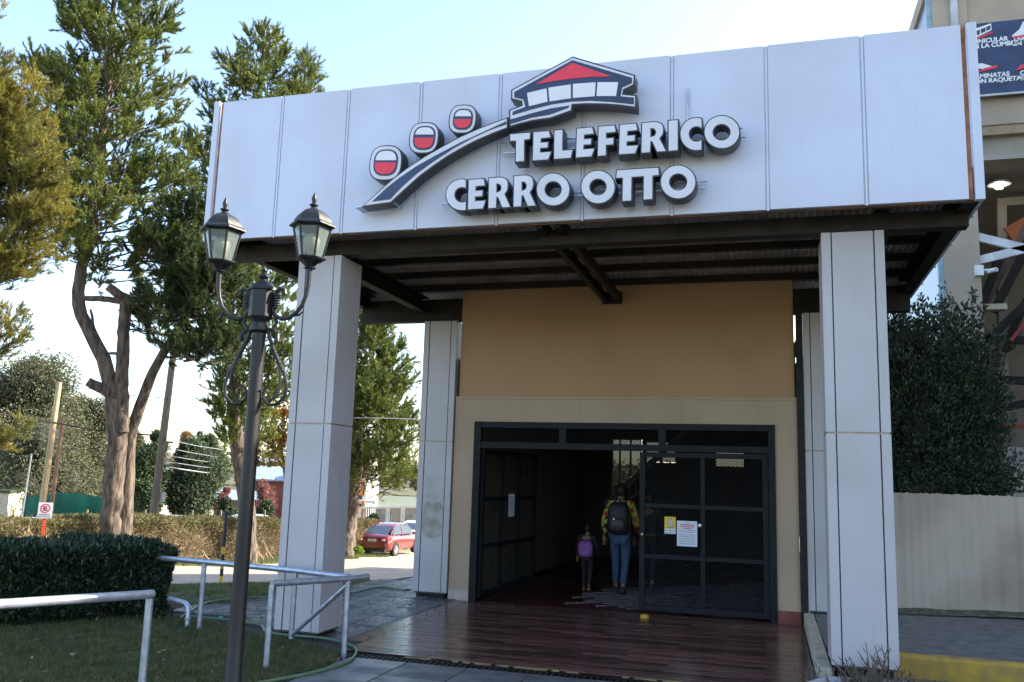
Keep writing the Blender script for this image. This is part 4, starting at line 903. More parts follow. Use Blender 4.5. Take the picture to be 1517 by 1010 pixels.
def far_hedge():
    t = empty('clipped_hedge', (-12.6, 16, gz(0, 16)), label='long brownish clipped hedge with bare twigs along the far side of the road', cat='hedge')
    y0, y1 = 1, 31.5; xf = -12.2; dp = 1.3
    top = lambda y: np.interp(y, [0, 14, 28, 32], [.45, .28, -.30, -.45])
    def lump(a, b): return .10*np.sin(a*2.1+b*3)+.07*np.sin(a*5.3+b*7)+.04*np.sin(a*13)
    # green leaf cover on top and upper front, bare twigs below
    n = 75000; y = RN.uniform(y0, y1, n); k = RN.random(n) < .45; gr = np.interp(y, GY, GZ); tp = top(y)
    w = RN.random(n)**.6; z = np.where(k, tp+lump(y, 0)*.5-RN.random(n)**2*.12, gr+(tp-gr)*w); x = np.where(k, xf-RN.random(n)*dp, xf+lump(y, z)-RN.random(n)**1.5*.35)
    P = np.stack([x, y, z], 1); D = unit(n)+np.array([.3, -.1, .5]); D /= np.linalg.norm(D, axis=1)[:, None]
    sel = (z > tp-.35) | (RN.random(n) < .3)
    leaves('foliage', P[sel], D[sel], RN.uniform(.05, .10, sel.sum()), RN.uniform(.012, .022, sel.sum()), mat('hedge_leaf', (.16, .13, .05), .7, col2=(.085, .10, .03), scale=.8, trans=.25), t)
    n = 26000; y = RN.uniform(y0, y1, n); gr = np.interp(y, GY, GZ); tp = top(y); z = gr+(tp-gr)*RN.random(n)*.95; x = xf+lump(y, z)-RN.random(n)*.5
    B = np.stack([x, y, z], 1); D = unit(n)*np.array([.8, 1, .7])+np.array([.2, 0, .5]); D /= np.linalg.norm(D, axis=1)[:, None]; L = RN.uniform(.15, .45, n)[:, None]; s = np.cross(D, unit(n))*.008
    V = np.stack([B-s, B+s, B+D*L], 1); tag(link('twigs', tri_mesh('twigs', V), mat('hedge_twig', (.30, .22, .13), .9, col2=(.2, .145, .09), scale=3), t), kind='stuff')
    c = MB(); v = []
    for i in range(31):
        y = y0+(y1-y0)*i/30; gr = gz(0, y); tp = float(top(y)); v += [(xf-.35, y, gr), (xf-.35, y, tp-.16), (xf-dp, y, tp-.16), (xf-dp, y, gr)]
    c.add(v, [(i*4+j, i*4+j+1, i*4+j+5, i*4+j+4) for i in range(30) for j in range(3)]+[(120, 121, 122, 123)]); c.build('branches', mat('hedge_core', (.06, .045, .03), .95), t)
    st = MB()
    for k in range(26):
        y = rnd.uniform(8, 30); g0 = gz(0, y); x = xf+.1; l = rnd.uniform(.4, .9); a = rnd.uniform(-.8, .8); st.tube([(x+.15, y, g0-.05), (x-.1, y+a*l*.5, g0+l*.5), (x-.15, y+a*l, g0+l)], [.03, .02, .012], 5, jit=.1)
    tag(st.build('stems', mat('hedge_stem', (.33, .25, .16), .9), t), kind='stuff')
far_hedge()

# ================================================================ PINES
def resample(P, n):
    P = np.array(P, float); d = np.r_[0, np.cumsum(np.linalg.norm(np.diff(P, axis=0), axis=1))]; t = np.linspace(0, d[-1], n); return np.stack([np.interp(t, d, P[:, i]) for i in range(3)], 1)
def needles(name, P, D, L, nl, K, wd, m, parent):
    """brush-like shoots: K needles along each"""
    n = len(P); t = RN.uniform(.05, 1.0, (n, K)); A = RN.normal(size=(n, K, 3)); Dk = D[:, None, :]
    perp = A-Dk*np.sum(A*Dk, 2, keepdims=True); perp /= np.linalg.norm(perp, axis=2, keepdims=True)+1e-9
    ang = RN.uniform(.45, 1.0, (n, K))[..., None]*(1.15-.6*t[..., None]); dd = Dk*np.cos(ang)+perp*np.sin(ang)
    B = P[:, None, :]+Dk*(t*L[:, None])[..., None]; ln = (nl*RN.uniform(.7, 1.2, (n, K)))[..., None]
    side = np.cross(dd, RN.normal(size=(n, K, 3))); side /= np.linalg.norm(side, axis=2, keepdims=True)+1e-9
    V = np.stack([B-side*wd, B+side*wd, B+dd*ln], 2).reshape(-1, 3, 3); return link(name, tri_mesh(name, V), m, parent)
def boughs_to_shoots(boughs, dens, wood, shoot, twl=.55):
    """boughs: list of (start, end); returns shoot bases and directions; adds branch wood"""
    Ps, Ds = [], []
    for (a, b) in boughs:
        a = np.array(a, float); b = np.array(b, float); L = np.linalg.norm(b-a)
        if L < .1: continue
        mid = (a+b)/2+np.array([0, 0, -.08*L]); C = np.array([(1-t)**2*a+2*t*(1-t)*mid+t*t*b for t in np.linspace(0, 1, 6)])
        r0 = .010+.009*L; wood.tube(C, [r0*(1-.8*i/5) for i in range(6)], 4, cap=False)
        nt_ = max(4, int(L*dens*1.7)); d0 = (b-a)/L
        for k in range(nt_):
            t = RN.uniform(.22, 1); p = (1-t)**2*a+2*t*(1-t)*mid+t*t*b
            d = d0*.7+RN.normal(0, .55, 3)+np.array([0, 0, .35]); d /= np.linalg.norm(d); l = twl*RN.uniform(.5, 1.1)*(1.25-.5*t)
            q = p+d*l; wood.tube([p, q], [.006, .003], 3, cap=False)
            ns = 5; tt = np.r_[RN.uniform(.3, 1, ns-1), 1.0]; Ps.append(p+d*(tt*l)[:, None]); dd = d*.8+RN.normal(0, .4, (ns, 3))+np.array([0, 0, .55]); Ds.append(dd)
        Ps.append(b[None]); Ds.append((d0+np.array([0, 0, .8]))[None])
    P = np.concatenate(Ps); D = np.concatenate(Ds); D /= np.linalg.norm(D, axis=1)[:, None]; return P, D
def env_boughs(axis, prof, n, depthr=1.0, up=(.1, .7), t0=0.0):
    """axis polyline; prof = [(frac, left radius, right radius)] seen from the camera"""
    ax = resample(axis, 60); out = []; pr = np.array(prof)
    for k in range(n):
        f = t0+(1-t0)*((k+rnd.random())/n)**.95; p = ax[min(59, int(f*59))]
        a = rnd.uniform(0, 2*PI); cl = np.interp(f, pr[:, 0], pr[:, 1]); crr = np.interp(f, pr[:, 0], pr[:, 2]); ca = math.cos(a)
        rr = (crr if ca > 0 else cl); rad = math.sqrt((rr*ca)**2+((cl+crr)/2*depthr*math.sin(a))**2)*rnd.uniform(.72, 1.06)
        rt = np.array([AX_R[0], AX_R[1], 0]); rt /= np.linalg.norm(rt); fw = np.array([AX_F[0], AX_F[1], 0]); fw /= np.linalg.norm(fw)
        d = rt*ca+fw*math.sin(a); rise = rnd.uniform(*up)*rad; st = p-np.array([0, 0, rise*.6]); out.append((st, p+d*rad+np.array([0, 0, rise*.4])))
    return out
def trunk_pts(L, depth): return [at_d(px, py, depth+dd) for (px, py, dd) in L]
def stem(mb, pts, r0, r1, n=14, k=24, jit=.05):
    P = resample(pts, k); P[1:-1] += RN.normal(0, r0*.05, (k-2, 3)); mb.tube(P, [r0+(r1-r0)*(i/(k-1))**.8 for i in range(k)], n, jit=jit)

DB = 24.5; s_ = DB/F_PX
t = empty('pine_tree', on_ground(165, DB), label='largest pine on the left, twin twisted trunk with a sawn-off limb', cat='tree', group='pines along the far side of the road')
g0 = gz(0, at_d(165, 790, DB)[1])
b0 = at_d(167, 790, DB); b0[2] = g0-.1
mb = MB()
stem(mb, [b0, at_d(168, 720, DB), at_d(175, 650, DB), at_d(178, 590, DB)], .33, .24); 
stem(mb, [at_d(170, 640, DB), at_d(168, 585, DB), at_d(155, 535, DB), at_d(135, 495, DB), at_d(117, 460, DB), at_d(116, 420, DB), at_d(127, 370, DB), at_d(140, 300, DB), at_d(150, 220, DB), at_d(160, 120, DB), at_d(168, 20, DB), at_d(172, -60, DB)], .23, .05, k=40)
mb.build('trunk', M_bark, t, smooth=80)
mb = MB(); stem(mb, [at_d(180, 640, DB-.1), at_d(181, 560, DB-.1), at_d(183, 500, DB-.1), at_d(187, 440, DB-.1)], .20, .15); mb.build('sawn_limb', M_bark, t, smooth=80)
for (q_, ra_, rb__) in (([(190, 446, -.1), (176, 436, -.3), (160, 424, -.4)], .15, .12), ([(120, 442, 0), (150, 442, 0), (178, 446, 0)], .07, .09), ([(172, 585, 0), (150, 575, -.2), (130, 565, -.3)], .18, .13), ([(138, 492, 0), (137, 470, 0), (134, 458, 0)], .06, .03), ([(178, 524, 0), (160, 523, 0), (148, 526, 0)], .05, .03)):
    mb = MB(); stem(mb, [at_d(a_, b_, DB+c_) for a_, b_, c_ in q_], ra_, rb__, 10, 8); mb.build('stub', M_bark, t, smooth=80)
mb = MB(); stem(mb, [on_ground(192, DB+.3)-np.array([0, 0, .1]), at_d(190, 700, DB+.3), at_d(193, 640, DB+.3), at_d(212, 585, DB+.3), at_d(235, 535, DB+.3), at_d(262, 490, DB+.2), at_d(290, 440, DB+.2), at_d(310, 370, DB+.2), at_d(318, 300, DB+.3)], .25, .05, k=34); mb.build('leaning_trunk', M_bark, t, smooth=80)
wd = MB()
bo = env_boughs([at_d(150, 400, DB), at_d(150, 220, DB), at_d(162, 100, DB), at_d(175, -70, DB)], [(0, 1.1, 2.1), (.15, 1.5, 2.6), (.35, 1.9, 2.6), (.5, 2.0, 2.2), (.7, 1.6, 1.9), (.85, 1.1, 1.3), (1, .5, .6)], 150, up=(.15, .75))
P, D = boughs_to_shoots(bo, 3.1, wd, 0)
needles('needles', P, D, RN.uniform(.24, .38, len(P)), .105, 56, .0105, M_needle, t)
# lower right foliage masses on the leaning trunk
def mass(cx, cy, dd, rx, ry, n, rz=None):
    c = at_d(cx, cy, DB+dd); out = []
    for k in range(n):
        u = unit(1)[0]; u[2] = abs(u[2])*1.0-.35; e = c+np.array([u[0]*rx, u[1]*rx, u[2]*ry]); out.append((c+np.array([rnd.gauss(0, .25), rnd.gauss(0, .25), -ry*.4]), e))
    return out
bo = mass(300, 410, .2, 1.3, 1.4, 34)+mass(255, 455, -.1, 1.0, .8, 24)+mass(285, 520, .2, 1.0, .7, 20)+mass(290, 330, .6, .9, 1.1, 22)+mass(235, 370, .1, .9, .7, 20)+mass(215, 480, 1.0, .6, .5, 8)+mass(330, 500, .6, .8, .8, 16)
P, D = boughs_to_shoots(bo, 3.3, wd, 0); needles('needles', P, D, RN.uniform(.24, .36, len(P)), .105, 54, .0105, M_needle2, t)
wd.build('branches', M_bark, t)

# pine behind the canopy's left corner
D2 = 31.0
t = empty('pine_tree', on_ground(372, D2), label='pine behind the street lamp whose tip shows above the canopy', cat='tree', group='pines along the far side of the road')
mb = MB(); stem(mb, [on_ground(378, D2)-np.array([0, 0, .1]), at_d(366, 740, D2), at_d(352, 670, D2), at_d(345, 600, D2), at_d(352, 500, D2), at_d(372, 380, D2), at_d(380, 250, D2), at_d(385, 140, D2), at_d(392, 60, D2)], .32, .05, k=40); mb.build('trunk', M_bark, t, smooth=80)
wd = MB()
bo = env_boughs([at_d(352, 660, D2), at_d(370, 450, D2), at_d(360, 300, D2), at_d(380, 180, D2), at_d(390, 52, D2)], [(0, .6, 1.6), (.12, .8, 2.0), (.2, 1.0, 2.2), (.3, .9, 2.0), (.5, 1.9, 2.0), (.7, 2.4, 2.2), (.82, 2.0, 2.0), (.93, 1.1, 1.2), (1, .3, .3)], 190, up=(.15, .8))
P, D = boughs_to_shoots(bo, 2.7, wd, 0, .65); needles('needles', P, D, RN.uniform(.26, .42, len(P)), .13, 36, .013, M_needle, t)
bo = env_boughs([at_d(452, 190, D2+1), at_d(450, 95, D2+1)], [(0, .9, .9), (.5, .7, .6), (1, .15, .15)], 26, up=(.4, 1.0))
P, D = boughs_to_shoots(bo, 3, wd, 0, .5); needles('needles', P, D, RN.uniform(.26, .4, len(P)), .15, 26, .011, M_needle, t)
mb = MB(); stem(mb, [at_d(380, 300, D2), at_d(430, 230, D2+.6), at_d(450, 150, D2+1), at_d(452, 90, D2+1)], .12, .03, 8); mb.build('side_leader', M_bark, t, smooth=80)
wd.build('branches', M_bark, t)
# autumn tinted sprays lower right of it
t = empty('autumn_tree', on_ground(430, 36), label='small tree with yellow and rust leaves left of the front left column', cat='tree')
n = 9000; c = at_d(412, 630, 36); u = unit(n)*np.array([1.5, 1.5, 1.9])*(RN.random(n)**.4)[:, None]; u += .25*np.sin(u*6); Dd = unit(n)
leaves('foliage', c+u, Dd, RN.uniform(.08, .14, n), RN.uniform(.03, .05, n), mat('autumn_leaf', (.32, .13, .03), .7, col2=(.30, .26, .04), scale=.9, trans=.4), t)
mb = MB(); stem(mb, [on_ground(430, 36), at_d(425, 720, 36), c], .12, .05, 8, 8); 
for k in range(16): mb.tube([c-np.array([0, 0, 1]), c+unit(1)[0]*1.4], [.04, .01], 4)
mb.build('trunk', M_bark, t, smooth=60)

# pine between the two left columns
D3 = 38.0
t = empty('pine_tree', on_ground(520, D3), label='pine seen between the two left columns, beside the red car', cat='tree', group='pines along the far side of the road')
mb = MB(); stem(mb, [on_ground(517, D3)-np.array([0, 0, .1]), at_d(516, 780, D3), at_d(520, 740, D3), at_d(527, 700, D3), at_d(530, 650, D3), at_d(530, 560, D3), at_d(520, 480, D3), at_d(515, 430, D3)], .45, .07, k=34); mb.build('trunk', M_bark, t, smooth=80)
wd = MB()
bo = env_boughs([at_d(545, 715, D3), at_d(540, 600, D3), at_d(530, 500, D3), at_d(515, 400, D3)], [(0, 1.6, 2.1), (.15, 2.2, 2.7), (.4, 2.2, 2.3), (.6, 2.0, 1.9), (.8, 1.6, 1.4), (1, .5, .4)], 190, up=(.1, .7))
P, D = boughs_to_shoots(bo, 2.6, wd, 0, .7); needles('needles', P, D, RN.uniform(.3, .45, len(P)), .15, 34, .015, M_needle, t)
wd.build('branches', M_bark, t)
# pine entering from the left edge
D4 = 17.0
t = empty('pine_tree', on_ground(-130, D4), label='yellow-green pine whose boughs enter at the left edge', cat='tree', group='pines along the far side of the road')
mb = MB(); stem(mb, [on_ground(-130, D4)-np.array([0, 0, .1]), at_d(-120, 600, D4), at_d(-105, 400, D4), at_d(-90, 200, D4), at_d(-80, -60, D4)], .28, .06, k=34); mb.build('trunk', M_bark, t, smooth=80)
wd = MB()
bo = []
def mass2(cx, cy, dd, rx, ry, n, sx=-95):
    c = at_d(cx, cy, D4+dd); out = []
    for k in range(n):
        u = unit(1)[0]; e = c+np.array([u[0]*rx, u[1]*rx, u[2]*ry+.1]); o_ = at_d(max(sx, cx-60), cy+25, D4+dd)+np.array([rnd.gauss(0, .15), rnd.gauss(0, .15), rnd.gauss(0, .1)]); out.append((o_, e))
    return out
for args in ((20, 130, 0, .45, .5, 12), (28, 180, .2, .6, .5, 18), (5, 220, .3, .7, .6, 18), (50, 240, 0, .55, .5, 18), (55, 290, .2, .65, .5, 20), (10, 300, 0, .7, .6, 20), (70, 330, 0, .45, .3, 14), (30, 370, .2, .75, .45, 20), (0, 400, 0, .6, .4, 14), (5, 510, 0, .35, .25, 7), (20, 480, 0, .3, .2, 5), (-60, 200, .5, 1.2, 1.5, 26), (-60, 380, .4, 1.2, 1.0, 20), (-70, 60, .4, 1.0, 1.2, 16), (5, 650, 0, .35, .2, 6)):
    bo += mass2(*args)
P, D = boughs_to_shoots(bo, 4.2, wd, 0, .35); needles('needles', P, D, RN.uniform(.14, .24, len(P)), .09, 30, .006, M_needle3, t)
wd.build('branches', M_bark, t)

# ================================================================ MORE DISTANT TREES AND SHRUBS
def leafy(name, label, cat, px, depth, top_py, half, mats, n=9000, lobes=9, leaf=(.10, .18), trunk=True, group=None, base_py=None, squash=1.0, seed=0):
    n = int(n*1.6); rs = random.Random(seed+int(px)); g = on_ground(px, depth); zt = at_d(px, top_py, depth)[2]; zb = g[2]+(0.3 if not trunk else (zt-g[2])*.22)
    if base_py: zb = at_d(px, base_py, depth)[2]
    hw = half*depth/F_PX; t = empty(name, g, label=label, cat=cat, group=group); Ps, Ds = [], []; core = MB()
    for k in range(lobes):
        f = (k+.5)/lobes; z = zb+(zt-zb)*f; wdt = hw*math.sin(PI*min(.95, .25+f*.68))**.7; r = wdt*rs.uniform(.45, .65); cx = g[0]+rs.uniform(-1, 1)*(wdt-r); cy = g[1]+rs.uniform(-1, 1)*(wdt-r); rz = min((zt-zb)*.26, r*1.1)*squash
        z = min(z, zt-rz*.8); m = n//lobes; u = unit(m); rr = RN.uniform(.55, 1.05, m); b = 1+.2*np.sin(u[:, 0]*6+k)*np.cos(u[:, 2]*7+u[:, 1]*4); Ps.append(np.array([cx, cy, z])+u*np.array([r, r, rz])*(rr*b)[:, None]); Ds.append(u*.5+RN.normal(0, .6, (m, 3))+np.array([0, 0, .2]))
        core.lathe([(r*.5*math.cos(a), rz*.5*math.sin(a)) for a in np.linspace(-1.4, 1.4, 5)], 8, (cx, cy, z))
        if trunk: core.tube([(g[0], g[1], g[2]+(z-g[2])*.3), (cx, cy, z)], [.05+.01*hw, .03], 4)
    P = np.concatenate(Ps); D = np.concatenate(Ds); D /= np.linalg.norm(D, axis=1)[:, None]; m = len(P)
    leaves('foliage', P, D, RN.uniform(*leaf, m), RN.uniform(leaf[0]*.3, leaf[1]*.32, m), mats, t)
    core.build('branches', M_core, t)
    if trunk: q = MB(); stem(q, [g-np.array([0, 0, .1]), g+np.array([rs.uniform(-.3, .3), 0, (zt-g[2])*.55])], max(.15, hw*.09), .08, 8, 8); q.build('trunk', M_bark, t, smooth=60)
    return t
M_greyg = mat('grey_green_leaf', (.07, .085, .04), .7, col2=(.13, .13, .07), scale=.7, trans=.3)
M_dkgr = mat('dark_conifer_leaf', (.04, .075, .028), .7, col2=(.065, .10, .035), scale=.5, trans=.2)
M_dkgr2 = mat('deep_green_leaf', (.028, .05, .022), .7, col2=(.045, .07, .03), scale=.6, trans=.15)
M_orng = mat('orange_leaf', (.36, .20, .10), .8, col2=(.25, .17, .10), scale=.2, trans=.3)
M_pink = mat('pink_leaf', (.33, .13, .14), .7, col2=(.16, .07, .06), scale=.8, trans=.3)
leafy('broad_tree', 'broad grey-green tree at the left edge beyond the green netting', 'tree', 40, 48, 530, 120, M_greyg, 26000, 14)
leafy('broad_tree', 'grey-green tree behind the two pale poles on the left', 'tree', 125, 52, 590, 75, M_greyg, 15000, 10)
leafy('broad_tree', 'grey-green crown to the right of the two pale poles', 'tree', 190, 58, 640, 45, M_greyg, 8000, 8, group=None)
leafy('cypress_bush', 'tall green conifer left of the timber utility pole', 'tree', 225, 44, 640, 33, M_dkgr, 9000, 9)
leafy('cypress_bush', 'broad dark conifer right of the timber utility pole', 'tree', 285, 46, 655, 52, M_dkgr2, 15000, 10, base_py=765)
leafy('cypress_bush', 'mid green conifer crown behind the dark conifer', 'tree', 300, 62, 645, 45, M_dkgr, 9000, 9)
leafy('pink_tree', 'pink blossoming tree in front of the red brick house', 'tree', 392, 60, 712, 26, M_pink, 5000, 7, leaf=(.08, .14))
leafy('pink_tree', 'small pink shrub beside the carport left of the brick house', 'tree', 335, 62, 722, 16, M_pink, 2500, 5, leaf=(.08, .14))
leafy('round_bush', 'dark shrub below the pink tree behind the hedge', 'shrub', 395, 52, 742, 26, M_dkgr2, 3500, 6, trunk=False)
leafy('round_bush', 'dark shrub under the carport roof', 'shrub', 340, 56, 738, 20, M_dkgr2, 2500, 5, trunk=False)
leafy('round_bush', 'dark green mass above the green netting', 'shrub', 120, 57, 714, 75, M_dkgr2, 9000, 12, trunk=False, base_py=745)
leafy('round_bush', 'leafy shrub beside the red car at the hedge end', 'shrub', 560, 44, 764, 20, M_dkgr2, 2500, 5, trunk=False)
leafy('bright_plant', 'bright green weed at the foot of the pine by the red car', 'plant', 537, 37.5, 810, 10, mat('bright_leaf', (.18, .30, .04), .6, trans=.4), 900, 4, trunk=False, leaf=(.06, .12))
leafy('round_bush', 'shrub seen through the gap between ochre wall and rear right column', 'shrub', 1186, 26, 495, 30, M_dkgr2, 6000, 8, trunk=True, leaf=(.08, .14))
leafy('autumn_tree', 'pale orange autumn tree on the far rise', 'tree', 275, 150, 641, 22, M_orng, 5000, 7, leaf=(.3, .55)); leafy('autumn_tree', 'rust coloured autumn tree on the far rise, right of the pale one', 'tree', 305, 150, 648, 16, M_orng, 4000, 6, leaf=(.3, .55))
leafy('autumn_tree', 'orange brown tree between the twin trunk and the utility pole', 'tree', 212, 66, 672, 24, M_orng, 6000, 7)
leafy('far_conifer', 'dark conifer on the far rise between the autumn trees', 'tree', 292, 160, 638, 8, M_dkgr, 3000, 8, leaf=(.3, .5))
# far rise and wood
def hill():
    mb = MB(); v = []; n = 60
    for i in range(n+1):
        a = R(-75+i*2.2)+R(0); rr = [170, 210, 300, 500]
        for k, r_ in enumerate(rr): v.append((6+math.sin(a)*r_, -8+math.cos(a)*r_, [-4.2, 1+1.5*math.sin(i*.7), 5+2*math.sin(i*.45+1), 8][k]))
    mb.add(v, [(i*4+j, i*4+j+1, i*4+j+5, i*4+j+4) for i in range(n) for j in range(3)]); tag(mb.build('far_hill', mat('hill_green', (.07, .085, .045), .95, col2=(.12, .10, .06), scale=.03), smooth=80), kind='structure')
    n = 900; P = []; 
    for k in range(n):
        a = R(rnd.uniform(-70, 20)); r_ = rnd.uniform(180, 260); c = np.array([6+math.sin(a)*r_, -8+math.cos(a)*r_, -2+(r_-170)*.05]); h = rnd.uniform(3, 6.5); m = 46; u = unit(m)*np.array([h*.3, h*.3, h*.5])*(RN.random(m)**.4)[:, None]; P.append(c+u+np.array([0, 0, h*.5]))
    P = np.concatenate(P); n = len(P); tag(leaves('far_wood', P, unit(n), RN.uniform(.7, 1.4, n), RN.uniform(.3, .6, n), mat('far_leaf', (.07, .09, .035), .8, col2=(.16, .12, .06), scale=.05, trans=.2)), label='distant wood of mixed trees on the rise beyond the houses', kind='stuff')
hill()

# ================================================================ BACKGROUND BUILDINGS, NETTING, POLES
def gp(px, depth, py): return at_d(px, py, depth)
RT = Vector((AX_R[0], AX_R[1], 0)).normalized(); FW = Vector((AX_F[0], AX_F[1], 0)).normalized()
def house_at(name, label, px0, px1, depth, eave, ridge, base, wallm, roofm, deep=7, over=.5, wins=(), cat='house', yaw=.25, chimney=False):
    a = V3(at_d(px0, eave, depth)); b = V3(at_d(px1, eave, depth)); w = (b-a).to_2d().length; zb = gz(0, a.y)-.2 if base is None else at_d(px0, base, depth)[2]; ze = (a.z+b.z)/2; zr = at_d((px0+px1)/2, ridge, depth+deep/2)[2]
    t = empty(name, (a.x, a.y, zb), label=label, cat=cat); ux = (b-a); ux.z = 0; ux.normalize(); uy = Vector((-ux.y, ux.x, 0)); o = Vector((a.x, a.y, 0))
    def W_(x, y, z): return o+ux*x+uy*y+Vector((0, 0, z))
    def bxo(x0, x1, y0, y1, z0, z1, nm, m, par): 
        mb = MB(); v = [W_(x, y, z) for z in (z0, z1) for y in (y0, y1) for x in (x0, x1)]; mb.add(v, [(0, 2, 3, 1), (4, 5, 7, 6), (0, 1, 5, 4), (1, 3, 7, 5), (3, 2, 6, 7), (2, 0, 4, 6)]); return mb.build(nm, m, par)
    wl = bxo(0, w, 0, deep, zb, ze, 'wall', wallm, t)
    mb = MB(); h = over; th = .12
    v = [W_(-h, -h, ze-.05), W_(w+h, -h, ze-.05), W_(w+h, deep/2, zr), W_(-h, deep/2, zr), W_(-h, deep+h, ze-.05), W_(w+h, deep+h, ze-.05)]
    v += [q+Vector((0, 0, th)) for q in v]; mb.add(v, [(3, 2, 1, 0), (4, 5, 2, 3), (6, 7, 8, 9), (9, 8, 11, 10), (0, 1, 7, 6), (1, 2, 8, 7), (2, 5, 11, 8), (5, 4, 10, 11), (4, 3, 9, 10), (3, 0, 6, 9)])
    mb.add([W_(0.02, .02, ze), W_(.02, deep-.02, ze), W_(.02, deep/2, zr-.05)], [(0, 1, 2)]); mb.add([W_(w-.02, .02, ze), W_(w-.02, deep-.02, ze), W_(w-.02, deep/2, zr-.05)], [(0, 1, 2)])
    rf = mb.build('roof', roofm, t)
    for (u0, u1, v0, v1) in wins:
        z0 = zb+(ze-zb)*v0; z1 = zb+(ze-zb)*v1; f = bxo(w*u0, w*u1, -.05, .02, z0, z1, 'window', mat('window_frame', (.6, .6, .58), .5), t); bxo(w*u0+.08, w*u1-.08, -.07, -.045, z0+.08, z1-.08, 'pane', mat('window_dark', (.04, .05, .06), .15), f)
    if chimney: bxo(w*.7, w*.7+.6, deep*.4, deep*.4+.6, zr-.6, zr+.8, 'chimney', wallm, rf)
    return t, W_, w, zb, ze
M_brick = mat('brick_red', (.30, .09, .06), .9, col2=(.22, .07, .05), scale=8)
M_blroof = mat('blue_roof', (.30, .36, .44), .45, metal=.3, var=.2, scale=2, stretch=(8, 1, 1))
M_cream = mat('cream_wall', (.60, .53, .42), .9); M_whitew = mat('white_wall', (.65, .63, .60), .9); M_greenr = mat('olive_roof', (.12, .14, .10), .7); M_orgw = mat('orange_trim', (.55, .22, .07), .7); M_pale = mat('pale_roof', (.42, .40, .38), .6)
house_at('brick_house', 'red brick house with a blue-grey metal roof left of the front left column', 372, 470, 68, 712, 682, None, M_brick, M_blroof, wins=((.1, .3, .45, .8), (.55, .75, .45, .8)))
house_at('carport', 'low shed with bluish roof beside the brick house', 318, 372, 64, 741, 728, None, mat('grey_wall', (.25, .25, .28), .9), M_blroof, deep=4, cat='shed')
house_at('small_house', 'small white house between the twin trunk and the utility pole', 205, 236, 62, 742, 733, None, M_whitew, M_orgw, deep=4, wins=((.5, .8, .4, .8),))
house_at('far_house', 'pale house among trees beyond the green netting', 122, 160, 84, 705, 696, None, M_whitew, M_pale, deep=6, wins=((.2, .4, .4, .8), (.6, .8, .4, .8)))
house_at('tan_house', 'tan house wall above the green netting at left', 40, 78, 60, 722, 712, None, mat('tan_wall', (.40, .25, .18), .9), M_pale, deep=6)
house_at('white_house', 'white house with orange trim behind the pine between the columns', 494, 545, 66, 690, 655, None, M_whitew, M_pale, deep=6, wins=((.62, .92, .42, .62), (.1, .3, .4, .6)))
t_, W_, w_, zb_, ze_ = house_at('long_house', 'long low house with an olive roof behind the red car', 548, 640, 72, 752, 737, None, M_cream, M_greenr, deep=7, over=1.2, wins=((.1, .25, .3, .8), (.5, .7, .3, .8)))
# orange posts of the porch of the white house
op = empty('porch_frame', on_ground(522, 62), label='orange timber porch posts below the white house', cat='porch')
for px in (503, 520, 532, 541): g = on_ground(px, 62); MB().box(g[0]-.1, g[0]+.1, g[1]-.1, g[1]+.1, g[2], at_d(px, 742, 62)[2]).build('porch_post', M_orgw, op)
MB().beam(at_d(496, 741, 61.8), at_d(556, 744, 61.8), .3, .25).build('porch_beam', M_whitew, op); MB().beam(at_d(530, 722, 63), at_d(541, 722, 63), .1, 1.1).build('orange_board', M_orgw, op)
# arch shed at far left
house_at('tent_shed', 'pale curtained shed at the far left edge', -40, 14, 44, 728, 722, None, mat('curtain', (.45, .40, .32), .9), M_dkgr2, deep=4, over=.1, cat='shed')
# netting fence
nf = empty('netting_fence', on_ground(90, 44), label='sagging green shade netting on posts behind the left hedge', cat='fence')
M_net = mat('green_net', (.008, .16, .12), .7, col2=(.006, .11, .085), scale=1.0, bump=.6, bscale=2)
tops = [(33, 738), (60, 733), (90, 730), (118, 731), (150, 736), (185, 741), (230, 746)]; mb = MB(); v = []; n = 60
for i in range(n+1):
    px = 33+(230-33)*i/n; py = np.interp(px, [q[0] for q in tops], [q[1] for q in tops]); d = 44+.03*math.sin(i*.8)
    for k in range(7):
        q = at_d(px, py+(796-py)*k/6, d+.05*math.sin(k*2.2+i*.06)+.08*k); v.append(q)
mb.add(v, [(i*7+j, i*7+j+1, (i+1)*7+j+1, (i+1)*7+j) for i in range(n) for j in range(6)]); mb.build('netting', M_net, nf, smooth=80)
for px in (40, 90, 140, 190, 228): g = on_ground(px, 44.6); MB().tube([g, (g[0], g[1], at_d(px, 737, 44.6)[2])], .05, 8).build('net_post', M_oldw, nf, smooth=60)
# low dark wire fence with green net along behind hedge
lf = empty('wire_fence', on_ground(300, 40), label='low wire fence with green screen and short posts behind the brown hedge', cat='fence')
mb = MB(); pts = [(-20, 768), (60, 766), (130, 764), (210, 762), (300, 764), (400, 766), (470, 768)]
dep = lambda px: 38+px*.015
P0 = [V3(at_d(a, b+3, dep(a))) for a, b in pts]; 
v = []
for q in P0: v += [q, q-Vector((0, 0, .75))]
mb.add(v, [(2*i, 2*i+1, 2*i+3, 2*i+2) for i in range(len(P0)-1)]); mb.build('green_screen', mat('dark_net', (.01, .06, .045), .8), lf)
MB().tube([q+Vector((0, 0, .08)) for q in P0], .025, 6).build('top_wire', M_galv, lf)
for px in (20, 60, 129, 215, 285, 327, 392, 432): q = at_d(px, 760, dep(px)); MB().tube([(q[0], q[1], gz(0, q[1])), (q[0], q[1], q[2]+.15)], .05, 6).build('fence_post', M_oldw, lf)
MB().beam(at_d(109, 768, 37), at_d(118, 768, 37), .03, .28).build('yellow_board', mat('notice_yellow', (.75, .52, .03), .6), lf)
